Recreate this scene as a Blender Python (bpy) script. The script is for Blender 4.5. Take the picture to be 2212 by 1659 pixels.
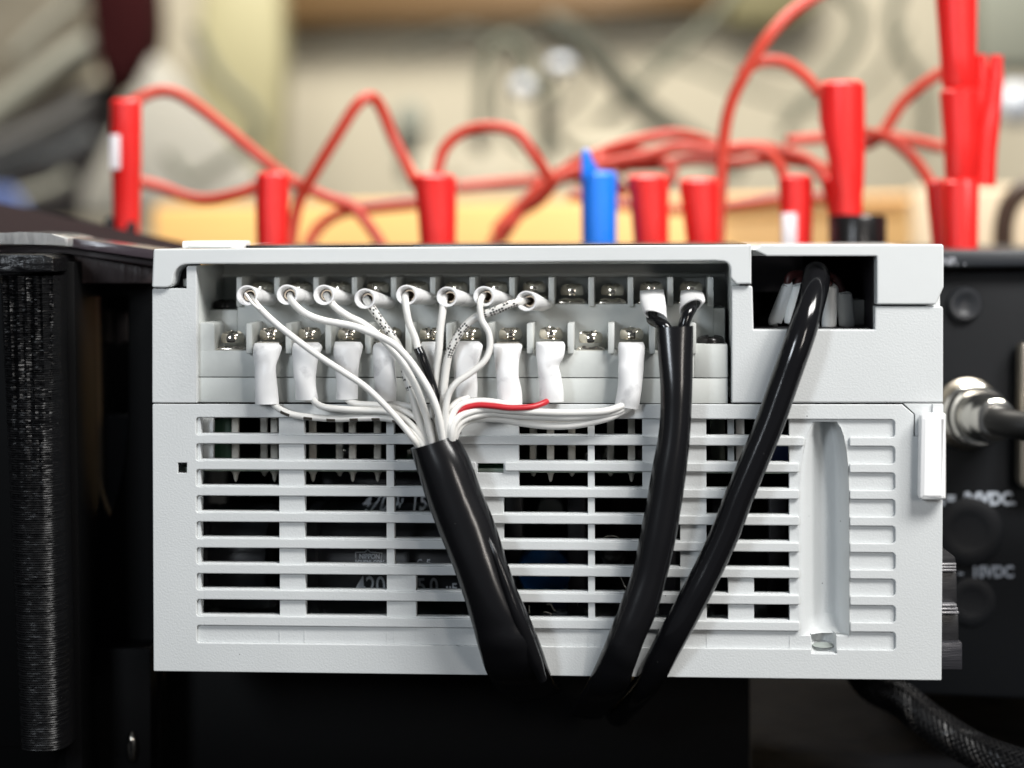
import bpy, bmesh, math, random
from mathutils import Vector, Matrix
random.seed(4)
sc = bpy.context.scene
for o in list(bpy.data.objects): bpy.data.objects.remove(o)
C = sc.collection
# one unit is about 9 cm
sc.unit_settings.scale_length = 0.09
# ------------------------------------------------------------------ camera
F, D, HOR, ROLL = 4200.0, 4.2, 500.0, -0.0031
CAMZ = (829.5-HOR)/1000
cd = bpy.data.cameras.new("camera"); cam = bpy.data.objects.new("camera", cd); C.objects.link(cam)
cr, sr = math.cos(ROLL), math.sin(ROLL)
cam.matrix_world = Matrix(((cr,-sr,0,0),(0,0,-1,-D),(sr,cr,0,CAMZ),(0,0,0,1)))
cd.sensor_width = 36; cd.lens = 36*F/2212
cd.shift_y = -(829.5-HOR)/2212
cd.clip_start = 0.05; cd.clip_end = 200
cd.dof.use_dof = True; cd.dof.focus_distance = 4.22; cd.dof.aperture_fstop = 0.64
sc.camera = cam
# ------------------------------------------------------------------ world and lamps
w = bpy.data.worlds.new("World"); sc.world = w; w.use_nodes = True
bg = w.node_tree.nodes["Background"]; bg.inputs[0].default_value = (0.86, 0.91, 1.0, 1); bg.inputs[1].default_value = 0.075
def lamp(name, loc, target, size, sy, power, col):
    l = bpy.data.lights.new(name, 'AREA'); l.shape = 'RECTANGLE'; l.size = size; l.size_y = sy; l.energy = power; l.color = col
    o = bpy.data.objects.new(name, l); C.objects.link(o); o.location = loc
    o.rotation_euler = (Vector(target)-Vector(loc)).to_track_quat('-Z','Y').to_euler(); return o
lamp("window_light", (2.6,-3.6,4.6), (0.3,0,0), 1.5, 1.9, 325, (1.0,0.985,0.96))
lamp("window_light", (4.2,-2.9,4.4), (0.3,0,0), 1.5, 1.9, 325, (1.0,0.985,0.96))
lamp("streak_light", (3.2,-5.6,0.9), (0.2,0,-.3), 0.5, 1.6, 60, (1.0,0.93,0.86))  # added lamp that draws a highlight streak on the multicore cable
lamp("fill_light", (-2.9,-5.6,1.7), (0,0,-.2), 0.9, 1.6, 135, (0.86,0.93,1.0))  # added fill lamp at front left, also gives streaks on the cables
lamp("background_light", (0.0,3.6,8.0), (0.2,9.3,0.8), 6.0, 3.0, 2200, (1.0,0.95,0.86))  # added lamp above the background, only there to brighten it
sc.view_settings.view_transform = 'Standard'; sc.view_settings.look = 'None'
sc.view_settings.exposure = 0.0; sc.view_settings.gamma = 1
sc.render.engine = 'CYCLES'
# ------------------------------------------------------------------ pixel helpers
def ray(px, py):
    dx, dz = (px-1106)/F, -(py-HOR)/F
    return Vector((dx*cr-dz*sr, 1.0, dx*sr+dz*cr))
CP = Vector((0,-D,CAMZ))
def at(px, py, y):
    "world point seen at that pixel on the vertical plane y"
    return CP + ray(px,py)*(y+D)
TH, PW, PH = 0.0646, 1.7071, 0.9276
XL, ZT = -0.7877, 0.2970
ROOTLOC = Vector((XL+PW/2*math.cos(TH), 0, ZT-PH))
PM = Matrix.Translation(ROOTLOC) @ Matrix.Rotation(-TH, 4, 'Z')
PI_ = PM.inverted()
_o = PI_ @ CP
def L(px, py, d=0.0):
    "controller-local point seen at that pixel, d behind its front plane"
    r = PI_.to_3x3() @ ray(px,py); k = (d-_o.y)/r.y
    return _o + r*k
def Wd(px, py, d=0.0): return PM @ L(px,py,d)
def X(px, py=1150, d=0.0): return L(px,py,d).x
def Z(py, px=600, d=0.0): return L(px,py,d).z
# ------------------------------------------------------------------ materials
def mat(name, col, rough=0.5, metal=0.0, bump=None, var=0.0, varscale=6.0, spec=None, trans=0.0, sss=0.0, coat=0.0):
    m = bpy.data.materials.new(name); m.use_nodes = True; nt = m.node_tree; N = nt.nodes; K = nt.links
    b = N["Principled BSDF"]; b.inputs["Base Color"].default_value = (*col,1); b.inputs["Roughness"].default_value = rough; b.inputs["Metallic"].default_value = metal
    if spec is not None: b.inputs["Specular IOR Level"].default_value = spec
    if trans: b.inputs["Transmission Weight"].default_value = trans
    if sss: b.inputs["Subsurface Weight"].default_value = sss; b.inputs["Subsurface Radius"].default_value=(0.02,0.02,0.02); b.inputs["Subsurface Scale"].default_value=1
    if coat: b.inputs["Coat Weight"].default_value = coat
    tc = N.new("ShaderNodeTexCoord")
    if bump:
        last=None
        for (sx,sy,sz,scale,strength,dist) in bump:
            mp = N.new("ShaderNodeMapping"); mp.inputs["Scale"].default_value=(sx,sy,sz); K.new(tc.outputs["Object"],mp.inputs[0])
            n = N.new("ShaderNodeTexNoise"); n.inputs["Scale"].default_value=scale; n.inputs["Detail"].default_value=3; K.new(mp.outputs[0],n.inputs["Vector"])
            bp = N.new("ShaderNodeBump"); bp.inputs["Strength"].default_value=strength; bp.inputs["Distance"].default_value=dist
            K.new(n.outputs["Fac"],bp.inputs["Height"])
            if last: K.new(last.outputs[0],bp.inputs["Normal"])
            last=bp
        K.new(last.outputs[0],b.inputs["Normal"])
    if var:
        n = N.new("ShaderNodeTexNoise"); n.inputs["Scale"].default_value=varscale; n.inputs["Detail"].default_value=4; K.new(tc.outputs["Object"],n.inputs["Vector"])
        mx = N.new("ShaderNodeMix"); mx.data_type='RGBA'
        mx.inputs[6].default_value=tuple(c*(1-var) for c in col)+(1,); mx.inputs[7].default_value=tuple(min(1,c*(1+var)) for c in col)+(1,)
        K.new(n.outputs["Fac"],mx.inputs[0]); K.new(mx.outputs[2],b.inputs["Base Color"])
    return m
def specks(m, scale=26, thr=0.035, col=(0.12,0.12,0.12)):
    "rare dust specks mixed over the base colour"
    nt=m.node_tree; N=nt.nodes; K=nt.links; b=N["Principled BSDF"]; tc=[n for n in N if n.type=='TEX_COORD'][0]
    v=N.new("ShaderNodeTexVoronoi"); v.inputs["Scale"].default_value=scale; K.new(tc.outputs["Object"],v.inputs["Vector"])
    c1=N.new("ShaderNodeMath"); c1.operation='LESS_THAN'; c1.inputs[1].default_value=thr; K.new(v.outputs["Distance"],c1.inputs[0])
    sp=N.new("ShaderNodeSeparateColor"); K.new(v.outputs["Color"],sp.inputs[0])
    c2=N.new("ShaderNodeMath"); c2.operation='GREATER_THAN'; c2.inputs[1].default_value=0.72; K.new(sp.outputs[0],c2.inputs[0])
    mu=N.new("ShaderNodeMath"); mu.operation='MULTIPLY'; K.new(c1.outputs[0],mu.inputs[0]); K.new(c2.outputs[0],mu.inputs[1])
    mx=N.new("ShaderNodeMix"); mx.data_type='RGBA'; mx.inputs[7].default_value=(*col,1)
    ln=b.inputs["Base Color"].links
    if ln: K.new(ln[0].from_socket,mx.inputs[6])
    else: mx.inputs[6].default_value=b.inputs["Base Color"].default_value
    K.new(mu.outputs[0],mx.inputs[0]); K.new(mx.outputs[2],b.inputs["Base Color"])
HOUS = mat("housing_plastic",(0.615,0.635,0.637),0.5,bump=[(1,1,1,230,0.36,0.0016),(1,1,1,520,0.15,0.001)],var=0.05,varscale=7); specks(HOUS)
COVER = mat("cover_plastic",(0.64,0.66,0.66),0.42,bump=[(1,1,1,260,0.12,0.001)],var=0.02,varscale=30); specks(COVER,20)
TERM = mat("terminal_plastic",(0.56,0.58,0.56),0.45,bump=[(1,1,1,90,0.12,0.002)],var=0.03,varscale=14)
LATCH = mat("latch_plastic",(0.92,0.92,0.92),0.35,bump=[(1,1,1,60,0.05,0.002)])
SLEEVE = mat("white_heat_shrink",(0.84,0.84,0.84),0.38,bump=[(1,1,0.4,20,0.25,0.004),(1,1,1,90,0.10,0.002)],sss=0.15)
def smudge(m, col, scale, lo, hi):
    nt=m.node_tree; N=nt.nodes; K=nt.links; b=N["Principled BSDF"]; tc=[n for n in N if n.type=='TEX_COORD'][0]
    n=N.new("ShaderNodeTexNoise"); n.inputs["Scale"].default_value=scale; n.inputs["Detail"].default_value=6; K.new(tc.outputs["Object"],n.inputs["Vector"])
    r=N.new("ShaderNodeMapRange"); r.inputs[1].default_value=lo; r.inputs[2].default_value=hi; K.new(n.outputs["Fac"],r.inputs[0])
    mx=N.new("ShaderNodeMix"); mx.data_type='RGBA'; mx.inputs[7].default_value=(*col,1); mx.inputs[6].default_value=b.inputs["Base Color"].default_value
    K.new(r.outputs[0],mx.inputs[0]); K.new(mx.outputs[2],b.inputs["Base Color"])
smudge(SLEEVE,(0.45,0.45,0.46),22,0.56,0.76)
WIREM = mat("white_wire_insulation",(0.74,0.73,0.70),0.32,bump=[(1,1,1,30,0.06,0.003)],var=0.04,varscale=10)
REDW = mat("red_wire_insulation",(0.50,0.02,0.03),0.35)
def printed(name, base, ink, freq, duty, vb, dots=False, umax=.33):
    "wire insulation printed with dashes or with dot matrix marks along its length"
    m=mat(name,base,0.3); nt=m.node_tree; N=nt.nodes; K=nt.links; b=N["Principled BSDF"]
    uv=N.new("ShaderNodeUVMap"); sx=N.new("ShaderNodeSeparateXYZ"); K.new(uv.outputs[0],sx.inputs[0])
    def mth(op,a,bv):
        n=N.new("ShaderNodeMath"); n.operation=op
        for i,v in enumerate((a,bv)):
            if v is None: continue
            if isinstance(v,(int,float)): n.inputs[i].default_value=v
            else: K.new(v,n.inputs[i])
        return n.outputs[0]
    fu=mth('FRACT',mth('MULTIPLY',sx.outputs[0],freq),None)
    along=mth('LESS_THAN',fu,duty)
    if dots:
        f2=mth('FRACT',mth('MULTIPLY',sx.outputs[0],freq*18),None)
        du=mth('SUBTRACT',f2,0.5); fv=mth('FRACT',mth('MULTIPLY',sx.outputs[1],10),None); dv=mth('SUBTRACT',fv,0.5)
        rr=mth('ADD',mth('MULTIPLY',du,du),mth('MULTIPLY',dv,dv)); dot=mth('LESS_THAN',rr,0.18)
        wn=N.new("ShaderNodeTexWhiteNoise"); wn.noise_dimensions='2D'
        cx=N.new("ShaderNodeCombineXYZ"); K.new(mth('FLOOR',mth('MULTIPLY',sx.outputs[0],freq*18),None),cx.inputs[0]); K.new(mth('FLOOR',mth('MULTIPLY',sx.outputs[1],10),None),cx.inputs[1])
        K.new(cx.outputs[0],wn.inputs["Vector"])
        on=mth('MULTIPLY',mth('GREATER_THAN',wn.outputs["Value"],0.5),mth('LESS_THAN',sx.outputs[0],umax))
        fac=mth('MULTIPLY',mth('MULTIPLY',dot,on),along)
    else:
        a=mth('GREATER_THAN',sx.outputs[1],vb[0]); c=mth('LESS_THAN',sx.outputs[1],vb[1])
        fac=mth('MULTIPLY',mth('MULTIPLY',a,c),along)
    mx=N.new("ShaderNodeMix"); mx.data_type='RGBA'; mx.inputs[6].default_value=(*base,1); mx.inputs[7].default_value=(*ink,1)
    K.new(fac,mx.inputs[0]); K.new(mx.outputs[2],b.inputs["Base Color"]); return m
DOTW = printed("dot_printed_insulation",(0.66,0.65,0.62),(0.03,0.03,0.03),9,0.8,(0,1),True)
DASHW = printed("dash_printed_insulation",(0.74,0.73,0.70),(0.07,0.06,0.05),20,0.38,(0.27,0.56))
BLK = mat("black_vinyl",(0.006,0.006,0.007),0.13,bump=[(1,1,0.25,12,0.12,0.005)])
BLK2 = mat("black_heat_shrink",(0.007,0.007,0.008),0.20,bump=[(1,1,0.3,9,0.22,0.008),(1,1,1,90,0.04,0.001)])
specks(BLK2,45,.03,(.10,.10,.10)); specks(BLK,45,.03,(.09,.09,.09))
METAL = mat("nickel_screw",(0.74,0.69,0.60),0.16,1.0,bump=[(1,1,1,60,0.08,0.002)])
PINM = mat("dull_tin_pin",(0.52,0.50,0.45),0.5,0.25,bump=[(1,1,1,110,0.4,0.003)],var=0.25,varscale=60)
BSCREW = mat("black_screw",(0.015,0.014,0.014),0.25,0.3)
DARKIN = mat("dark_interior",(0.003,0.0025,0.003),0.7,spec=.15)  # near black that stands in for shade inside pocket and housing
DARKG = mat("dark_and_shaded_plastic",(0.012,0.0105,0.013),0.5,bump=[(1,1,1,60,0.1,0.002)])  # for dark parts, and for pocket walls with shade in the colour
GREEN = mat("green_board",(0.02,0.055,0.03),0.4)
CAPM = mat("capacitor_sleeve",(0.020,0.021,0.024),0.4)
INK = mat("pale_print",(0.55,0.58,0.62),0.6)
BLUEC = mat("blue_component",(0.004,0.06,0.20),0.35)
COPPER = mat("copper_strand",(0.16,0.08,0.05),0.4,0.6)
# ------------------------------------------------------------------ object helpers
def tag(o, label=None, cat=None, group=None, kind=None):
    if label: o["label"]=label
    if cat: o["category"]=cat
    if group: o["group"]=group
    if kind: o["kind"]=kind
    return o
def thing(name, label, cat, loc, group=None, rz=0.0):
    o=bpy.data.objects.new(name,None); C.objects.link(o); o.location=loc; o.rotation_euler=(0,0,rz); o.empty_display_size=0.05
    bpy.context.view_layer.update(); tag(o,label,cat,group); return o
def minv(parent):
    M=Matrix.Identity(4); ch=[]
    while parent: ch.append(parent); parent=parent.parent
    for p in reversed(ch): M=M@p.matrix_basis
    return M.inverted()
def link(name, me, m, parent=None, world=True, smooth=True):
    "world: vertices are given in world space"
    if parent is not None and world: me.transform(minv(parent))
    o=bpy.data.objects.new(name,me); C.objects.link(o); o.parent=parent
    if m and not me.materials: me.materials.append(m)
    if smooth:
        me.polygons.foreach_set("use_smooth",[True]*len(me.polygons))
        try: me.set_sharp_from_angle(angle=math.radians(38))
        except Exception: pass
    return o
def mesh(vs, fs):
    me=bpy.data.meshes.new("m"); me.from_pydata([tuple(v) for v in vs],[],fs); me.update(); return me
def bmfin(bm):
    bmesh.ops.recalc_face_normals(bm,faces=bm.faces); me=bpy.data.meshes.new("m"); bm.to_mesh(me); bm.free(); return me
def box(name,x0,x1,y0,y1,z0,z1,m,parent=None,bev=0.003,world=False,seg=2):
    bm=bmesh.new(); bmesh.ops.create_cube(bm,size=1)
    for v in bm.verts: v.co=Vector(((x0+x1)/2+v.co.x*(x1-x0),(y0+y1)/2+v.co.y*(y1-y0),(z0+z1)/2+v.co.z*(z1-z0)))
    if bev: bmesh.ops.bevel(bm,geom=bm.edges[:],offset=min(bev,abs(x1-x0)*.45,abs(y1-y0)*.45,abs(z1-z0)*.45),segments=seg,affect='EDGES',profile=0.5)
    return link(name,bmfin(bm),m,parent,world)
def arcpoly(pts):
    "pts: (x,z[,radius]); rounds corners"
    out=[]; n=len(pts)
    for i,p in enumerate(pts):
        r=p[2] if len(p)>2 else 0
        c=Vector(p[:2])
        if r<=0: out.append(c); continue
        a=Vector(pts[i-1][:2])-c; b=Vector(pts[(i+1)%n][:2])-c
        al,bl=a.length,b.length; a.normalize(); b.normalize()
        ang=a.angle(b); t=min(r/math.tan(ang/2),al*.49,bl*.49); r=t*math.tan(ang/2)
        ctr=c+(a+b).normalized()*(r/math.sin(ang/2))
        s=c+a*t-ctr; e=c+b*t-ctr; tot=s.angle_signed(e)
        k=5
        for j in range(k+1):
            q=Vector(s); q.rotate(Matrix.Rotation(-tot*j/k,2)) if False else None
            an=math.atan2(s.y,s.x); d2=math.atan2(e.y,e.x)-an
            while d2>math.pi: d2-=2*math.pi
            while d2<-math.pi: d2+=2*math.pi
            an+=d2*j/k; out.append(ctr+Vector((math.cos(an),math.sin(an)))*r)
    return out
def plate(name,outer,holes,y0,y1,m,parent,bev=0.0025,world=False,yfix=None):
    cu=bpy.data.curves.new("c",'CURVE'); cu.dimensions='2D'; cu.fill_mode='BOTH'
    cu.extrude=abs(y1-y0)/2-bev; cu.bevel_depth=bev; cu.bevel_resolution=1; cu.offset=-bev
    for poly in [outer]+list(holes):
        pl=arcpoly(poly); sp=cu.splines.new('POLY'); sp.points.add(len(pl)-1); sp.use_cyclic_u=True
        for q,c in zip(sp.points,pl): q.co=(c.x,c.y,0,1)
    tmp=bpy.data.objects.new("t",cu); C.objects.link(tmp); dg=bpy.context.evaluated_depsgraph_get()
    me=bpy.data.meshes.new_from_object(tmp.evaluated_get(dg)); bpy.data.objects.remove(tmp); bpy.data.curves.remove(cu)
    yc=(y0+y1)/2
    for v in me.vertices: v.co=Vector((v.co.x,yc-v.co.z,v.co.y))
    if not parent and world: pass
    me.materials.clear()
    return link(name,me,m,parent,world)
def PL(pts,d=0.0):
    "pixel outline (x,y[,radius px]) to local (x,z,radius)"
    r=[]
    for p in pts:
        q=L(p[0],p[1],d); r.append((q.x,q.z)+((p[2]/1000,) if len(p)>2 else ()))
    return r
def cat(pts,n=8):
    "Catmull-Rom through Vectors"
    P=[Vector(p) for p in pts]; P=[P[0]*2-P[1]]+P+[P[-1]*2-P[-2]]; out=[]
    for i in range(1,len(P)-2):
        a,b,c,d=P[i-1:i+3]
        for j in range(n):
            t=j/n; out.append(0.5*((2*b)+(c-a)*t+(2*a-5*b+4*c-d)*t*t+(3*b-a-3*c+d)*t**3))
    out.append(P[-2]); return out
def rings(name, secs, m, parent=None, n=16, cap=(True,True), smooth=True):
    "secs: list of (centre, axis_a vector, axis_b vector) already scaled; joins them into a skin with a UV along its length"
    vs=[];fs=[];us=[]; acc=0
    for i,(c,a,b) in enumerate(secs):
        if i: acc+=(c-secs[i-1][0]).length
        us.append(acc)
        for k in range(n):
            t=2*math.pi*k/n; vs.append(c+a*math.cos(t)+b*math.sin(t))
    for i in range(len(secs)-1):
        for k in range(n):
            k2=(k+1)%n; fs.append((i*n+k,i*n+k2,(i+1)*n+k2,(i+1)*n+k))
    if cap[0]: fs.append(tuple(reversed(range(n))))
    if cap[1]: fs.append(tuple((len(secs)-1)*n+k for k in range(n)))
    me=mesh(vs,fs); uv=me.uv_layers.new(name="UVMap")
    q=0
    for f in fs[:(len(secs)-1)*n]:
        i=q//n; k=q%n
        for li,(ii,kk) in zip(me.polygons[q].loop_indices,((i,k),(i,k+1),(i+1,k+1),(i+1,k))): uv.data[li].uv=(us[ii],kk/n)
        q+=1
    bm=bmesh.new(); bm.from_mesh(me); bmesh.ops.recalc_face_normals(bm,faces=bm.faces); bm.to_mesh(me); bm.free()
    return link(name,me,m,parent,True,smooth)
def frames(path, ref=None):
    out=[]; s=None
    for i,p in enumerate(path):
        t=(path[min(i+1,len(path)-1)]-path[max(i-1,0)]).normalized()
        if ref is not None: s=t.cross(ref).normalized()
        else:
            if s is None: s=t.cross(Vector((0.13,0.9,0.2))).normalized()
            s=(s-t*s.dot(t)).normalized()
        out.append((p,s,t.cross(s).normalized()))
    return out
def tube(name, pts, r, m, parent=None, n=12, sm=8, cap=(True,True), ref=None, ra=None):
    "r: float or list matched to pts (radius), ra: second radius list (depth)"
    path=cat(pts,sm); fr=frames(path,ref); secs=[]; K=len(pts)-1
    def at_(lst,u):
        if isinstance(lst,(int,float)): return lst
        i=min(int(u),K-1); f=u-i; f=f*f*(3-2*f); return lst[i]*(1-f)+lst[i+1]*f
    for i,(p,a,b) in enumerate(fr):
        u=i/sm; secs.append((p,a*at_(r,u),b*at_(ra if ra is not None else r,u)))
    return rings(name,secs,m,parent,n,cap)
YIN=(PM.to_3x3()@Vector((0,1,0)))     # into the controller
def lathe_mesh(prof,n=24,c=Vector((0,0,0)),axis='Z'):
    vs=[];fs=[]
    for (r,h) in prof:
        for k in range(n):
            t=2*math.pi*k/n; x,y=r*math.cos(t),r*math.sin(t)
            vs.append(c+(Vector((x,y,h)) if axis=='Z' else Vector((h,x,y)) if axis=='X' else Vector((x,h,y))))
    for i in range(len(prof)-1):
        for k in range(n): fs.append((i*n+k,i*n+(k+1)%n,(i+1)*n+(k+1)%n,(i+1)*n+k))
    fs.append(tuple(range(n))); fs.append(tuple((len(prof)-1)*n+k for k in range(n)))
    bm=bmesh.new(); vv=[bm.verts.new(v) for v in vs]
    for f in fs: bm.faces.new([vv[i] for i in f])
    return bmfin(bm)
def textmesh(body,size,shear=0.0,sx=1.0,bold=0.0):
    cu=bpy.data.curves.new("t",'FONT'); cu.body=body; cu.size=size; cu.shear=shear; cu.extrude=0; cu.offset=bold
    o=bpy.data.objects.new("t",cu); C.objects.link(o); dg=bpy.context.evaluated_depsgraph_get()
    me=bpy.data.meshes.new_from_object(o.evaluated_get(dg)); bpy.data.objects.remove(o); bpy.data.curves.remove(cu)
    for v in me.vertices: v.co.x*=sx
    me.materials.clear(); return me
# ================================================================== the controller
plc=thing("logic_controller","light grey programmable controller with vented side, two rows of screw terminals and three black cables","controller",ROOTLOC,rz=-TH)
P_=plc
BOT=lambda px:Z(1450+20*(px-332)/1700,px)
# vent frame: outer border with the comb-shaped window
rows=[(901,940)]+[(958.5+56.15*i,996+56.15*i) for i in range(0,7)]
rows=[(901.5,939.5),(958.0,995.5),(1014.0,1051.5),(1070.3,1107.5),(1126.6,1163.6),(1182.7,1219.3),(1238.5,1274.7),(1294.5,1331.0),(1350.5,1388.5)]
zr=[(Z(a,430),Z(b,430)) for a,b in rows]
xl=X(424); xs=X(446); xe=X(1727); xr0=X(1836,1150); xr1=X(1934,1150)
zpad=zr
hole=[]
# left comb going down
hole.append((xl,zr[0][0],.006))
for i in range(9):
    if i: hole.append((xl,zr[i][0],.006))
    hole.append((xl,zr[i][1],.006))
    if i<8:
        hole.append((xs,zr[i][1])); hole.append((xs,zr[i+1][0]))
# bottom with notch under the channel
nz=zr[8][1]; nzz=Z(1412,1780)
hole+= [(X(1752),nz),(X(1752),nzz,.002),(X(1807),nzz,.002),(X(1807),nz)]
for i in range(8,-1,-1):
    hole.append((xr1,zr[i][1],.008)); hole.append((xr1,zr[i][0],.008))
    if i:
        hole.append((xr0,zr[i][0],.003)); hole.append((xr0,zr[i-1][1],.003))
sq=[(X(384.7),Z(999.6,390)),(X(404),Z(999.6,390)),(X(404),Z(1021.5,390)),(X(384.7),Z(1021.5,390))]
outer=[L(329,873),L(1949,873.5),L(1974,895),L(1974,942.5),L(2037.5,943),L(2034,1470),L(331.5,1450)]
outer=[(q.x,q.z,.003) for q in outer]
plate("vent_frame",outer,[hole,sq],0.0,0.0075,HOUS,P_,0.0018)
# recessed panel with the vertical ribs and openings
def R(x0,x1,z0,z1): return [(x0,z0),(x1,z0),(x1,z1),(x0,z1)]
op=[]
def cols(i):
    if i<3: return [(432,601.5),(656,834),(850.5,996),(1121,1270),(1284.5,1388),(1526.5,1706)]
    if i<6: return [(432,602),(657,834),(851,1030),(1087.5,1270),(1284.5,1469.5),(1526.5,1706)]
    if i<8: return [(432,602.5),(658,834),(897.5,1030),(1087.5,1270),(1284.5,1469.5),(1526.5,1573),(1629,1706)]
    return []
for i in range(9):
    for a,b in cols(i):
        op.append(R(X(a),X(b),zr[i][0]-.0015,zr[i][1]+.0025))
chx=[(912,1759,1809),(925,1752,1818),(943,1744,1824),(975,1737,1830),(1010,1732,1833),(1060,1728,1835),(1150,1727,1835.5),(1375,1727,1835)]
chpoly=[(X(a),Z(y,1780)) for y,a,b in chx]+[(X(1752),Z(1375,1780)),(X(1752),nzz+.0005),(X(1807),nzz+.0005),(X(1807),Z(1375,1780))]+[(X(b),Z(y,1780)) for y,a,b in reversed(chx)]
nh=R(X(1031),X(1087.5),Z(1001.8,1050),Z(1023,1050))
sq2=[(x+(0.0015 if k in(0,3) else -0.0015),z) for k,(x,z) in enumerate(sq)]
plate("vent_panel",[(X(420),zr[0][0]+.004),(X(1938),zr[0][0]+.004),(X(1938),nzz-.006),(X(420),nzz-.006)],op+[chpoly,nh],0.008,0.034,HOUS,P_,0.001)
# horizontal slats
for i in range(8):
    z1,z0=zr[i][1],zr[i+1][0]
    xs_=xs-.007; segs=[(xs_,X(1727 if i else 1738))]
    if i==2-1+0: segs=[(xs_,X(1028)),(X(1091),X(1727))]
    for (a,b) in segs:
        e_=.0001; pts=[(a,z0+e_,.003 if a!=xs_ else 0),(b,z0+e_,.004),(b,z1-e_,.004),(a,z1-e_,.003 if a!=xs_ else 0)]
        plate("slat",pts,[],-0.0003,0.022,HOUS,P_,0.0018)
# raised ridges between ribs: thin vertical line ribs on the blind bottom row
for px in (602,656,834,850,897.5,1087,1270,1284.5,1526.5,1706):
    box("rib_line",X(px)-.0008,X(px)+.0008,0.0070,0.009,zr[8][1]+.001,zr[8][0]-.001,HOUS,P_,0)
# channel scoop
vs=[];fs=[];NX=22
ys=[912,914,920,930,943,960,985,1010,1060,1110,1150,1200,1250,1300,1340,1362,1372,1375]
def interp(y,k):
    for a,b in zip(chx,chx[1:]):
        if y<=b[0]: t=(y-a[0])/(b[0]-a[0]); return a[k]*(1-t)+b[k]*t
    return chx[-1][k]
for y in ys:
    xa,xb=X(interp(y,1)),X(interp(y,2)); z=Z(y,1780)
    dep=0.075*min(1,max(0,(y-910)/10))**.5
    if y>1340: dep=0.075-0.045*((y-1340)/35)**2
    for k in range(NX+1):
        t=k/NX
        if t<.55: s=0.5-0.5*math.cos(math.pi*t/.55)
        elif t<.80: s=1
        else: s=math.sqrt(max(0,1-((t-.80)/.20)**2))
        vs.append((xa+(xb-xa)*t,0.0085+dep*s if t<.999 else .004,z))
for j in range(len(ys)-1):
    for k in range(NX):
        a=j*(NX+1)+k; fs.append((a,a+1,a+NX+2,a+NX+1))
link("screwdriver_channel",mesh(vs,fs),HOUS,P_,False)
# notch pocket below channel
vs=[];fs=[];n=14
for j,(y,dd) in enumerate(((1371,.05),(1396,.05),(1412.5,.012))):
    for k in range(n+1):
        t=k/n; vs.append((X(1752)+(X(1807)-X(1752))*t,0.014+dd*math.sqrt(max(0,1-(2*t-1)**2)),Z(y,1780)))
for j in range(2):
    for k in range(n): a=j*(n+1)+k; fs.append((a,a+1,a+n+2,a+n+1))
link("pocket",mesh(vs,fs),HOUS,P_,False)
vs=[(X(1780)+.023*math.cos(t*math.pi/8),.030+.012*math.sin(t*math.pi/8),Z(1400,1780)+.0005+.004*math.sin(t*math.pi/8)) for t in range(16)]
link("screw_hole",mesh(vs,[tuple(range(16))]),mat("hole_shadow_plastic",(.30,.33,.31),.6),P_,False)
# latch at the right edge
lm=PL([(1952,872),(2037.5,872,2),(2037.5,941.5,2),(1976.5,941.5),(1976.5,894.5)])
plate("latch_mount",lm,[],0.001,0.02,HOUS,P_,0.001)
plate("latch_mount",PL([(2014,872.5),(2037.5,872.5,3),(2037.5,900),(2014,900)]),[],-0.006,0.004,COVER,P_,0.0015)
plate("latch",PL([(1983,890,12),(2039,890,5),(2039,1076,5),(1979.5,1076,10)]),[],-0.038,0.001,LATCH,P_,0.011)
# ---- housing shell
zt=Z(533,1000); zb=BOT(600)
box("housing_side",X(330,900),X(330,900)+.03,.02,.95,zb+.004,Z(625,340),HOUS,P_,.003)
box("housing_side",X(2035,900)-.03,X(2035,900),.02,.95,Z(1466,2000),Z(540,2000),HOUS,P_,.003)
box("housing_base",X(340),X(2026),.015,.95,Z(1462,2000)-0.0+.006,Z(1462,2000)+.03,HOUS,P_,.003)
box("housing_back",X(340),X(2026),.93,.95,Z(1455,2000)+.03,Z(545,1000),DARKG,P_,.003)
box("housing_top",X(332,600)+.004,X(2033,600)-.004,.045,.95,zt-.022,zt-.004,COVER,P_,.003)
box("label_strip",X(512,560),X(883,560)-.003,.10,.75,zt-.004,zt+.0035,BSCREW,P_,.001)
box("label_strip",X(883,560),X(1618,560),.08,.75,zt-.004,zt+.0045,BSCREW,P_,.001)
tb=box("top_tab",X(388,530),X(510,530),.02,.16,zt-.002,zt+.014,LATCH,P_,.004)
box("tab_slot",X(403,530),X(495,530),.012,.025,zt-.001,zt+.003,TERM,P_,.001)
# ---- covers
bar=[(334,538,5),(1622.5,528.5,2),(1622.5,613.5,2),(1590,613.5,8),(1577.5,600,10),(1577.5,566,22),(1545,563,22),(413,570.5),(400,571.5),(391,575),(384,581.5),(379,590),(377,600),(375.5,610),(372,616.5),(366,620),(359,621),(330.5,620.5,4)]
plate("top_cover",PL(bar),[],-0.012,0.06,COVER,P_,0.0035)
fl=[(1628,540),(1646,528.5,3),(2037.5,527.5,6),(2037.5,620,6),(2021,657.5,6),(1893,657.5,2),(1893,553.5,3),(1656,553.5,8)]
plate("power_cover",PL(fl),[],-0.008,0.05,COVER,P_,0.0035)
box("cover_lip",X(1628,560),X(1893,560),.05,.10,Z(553,1700),Z(533,1700),COVER,P_,.002)
lb=[(328,623,5),(402,623),(402,574,5),(424,574,2),(424,870),(328,870)]
plate("left_block",PL(lb),[],0.002,0.03,HOUS,P_,0.0022)
rb=[(1580.5,617.5,3),(1625.5,617.5,4),(1628,712,2),(1890,712,2),(1890,661.5,2),(2037.5,661.5,6),(2037.5,870,2),(1580.5,870)]
plate("right_block",PL(rb),[],0.0,0.04,HOUS,P_,0.003)
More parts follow.
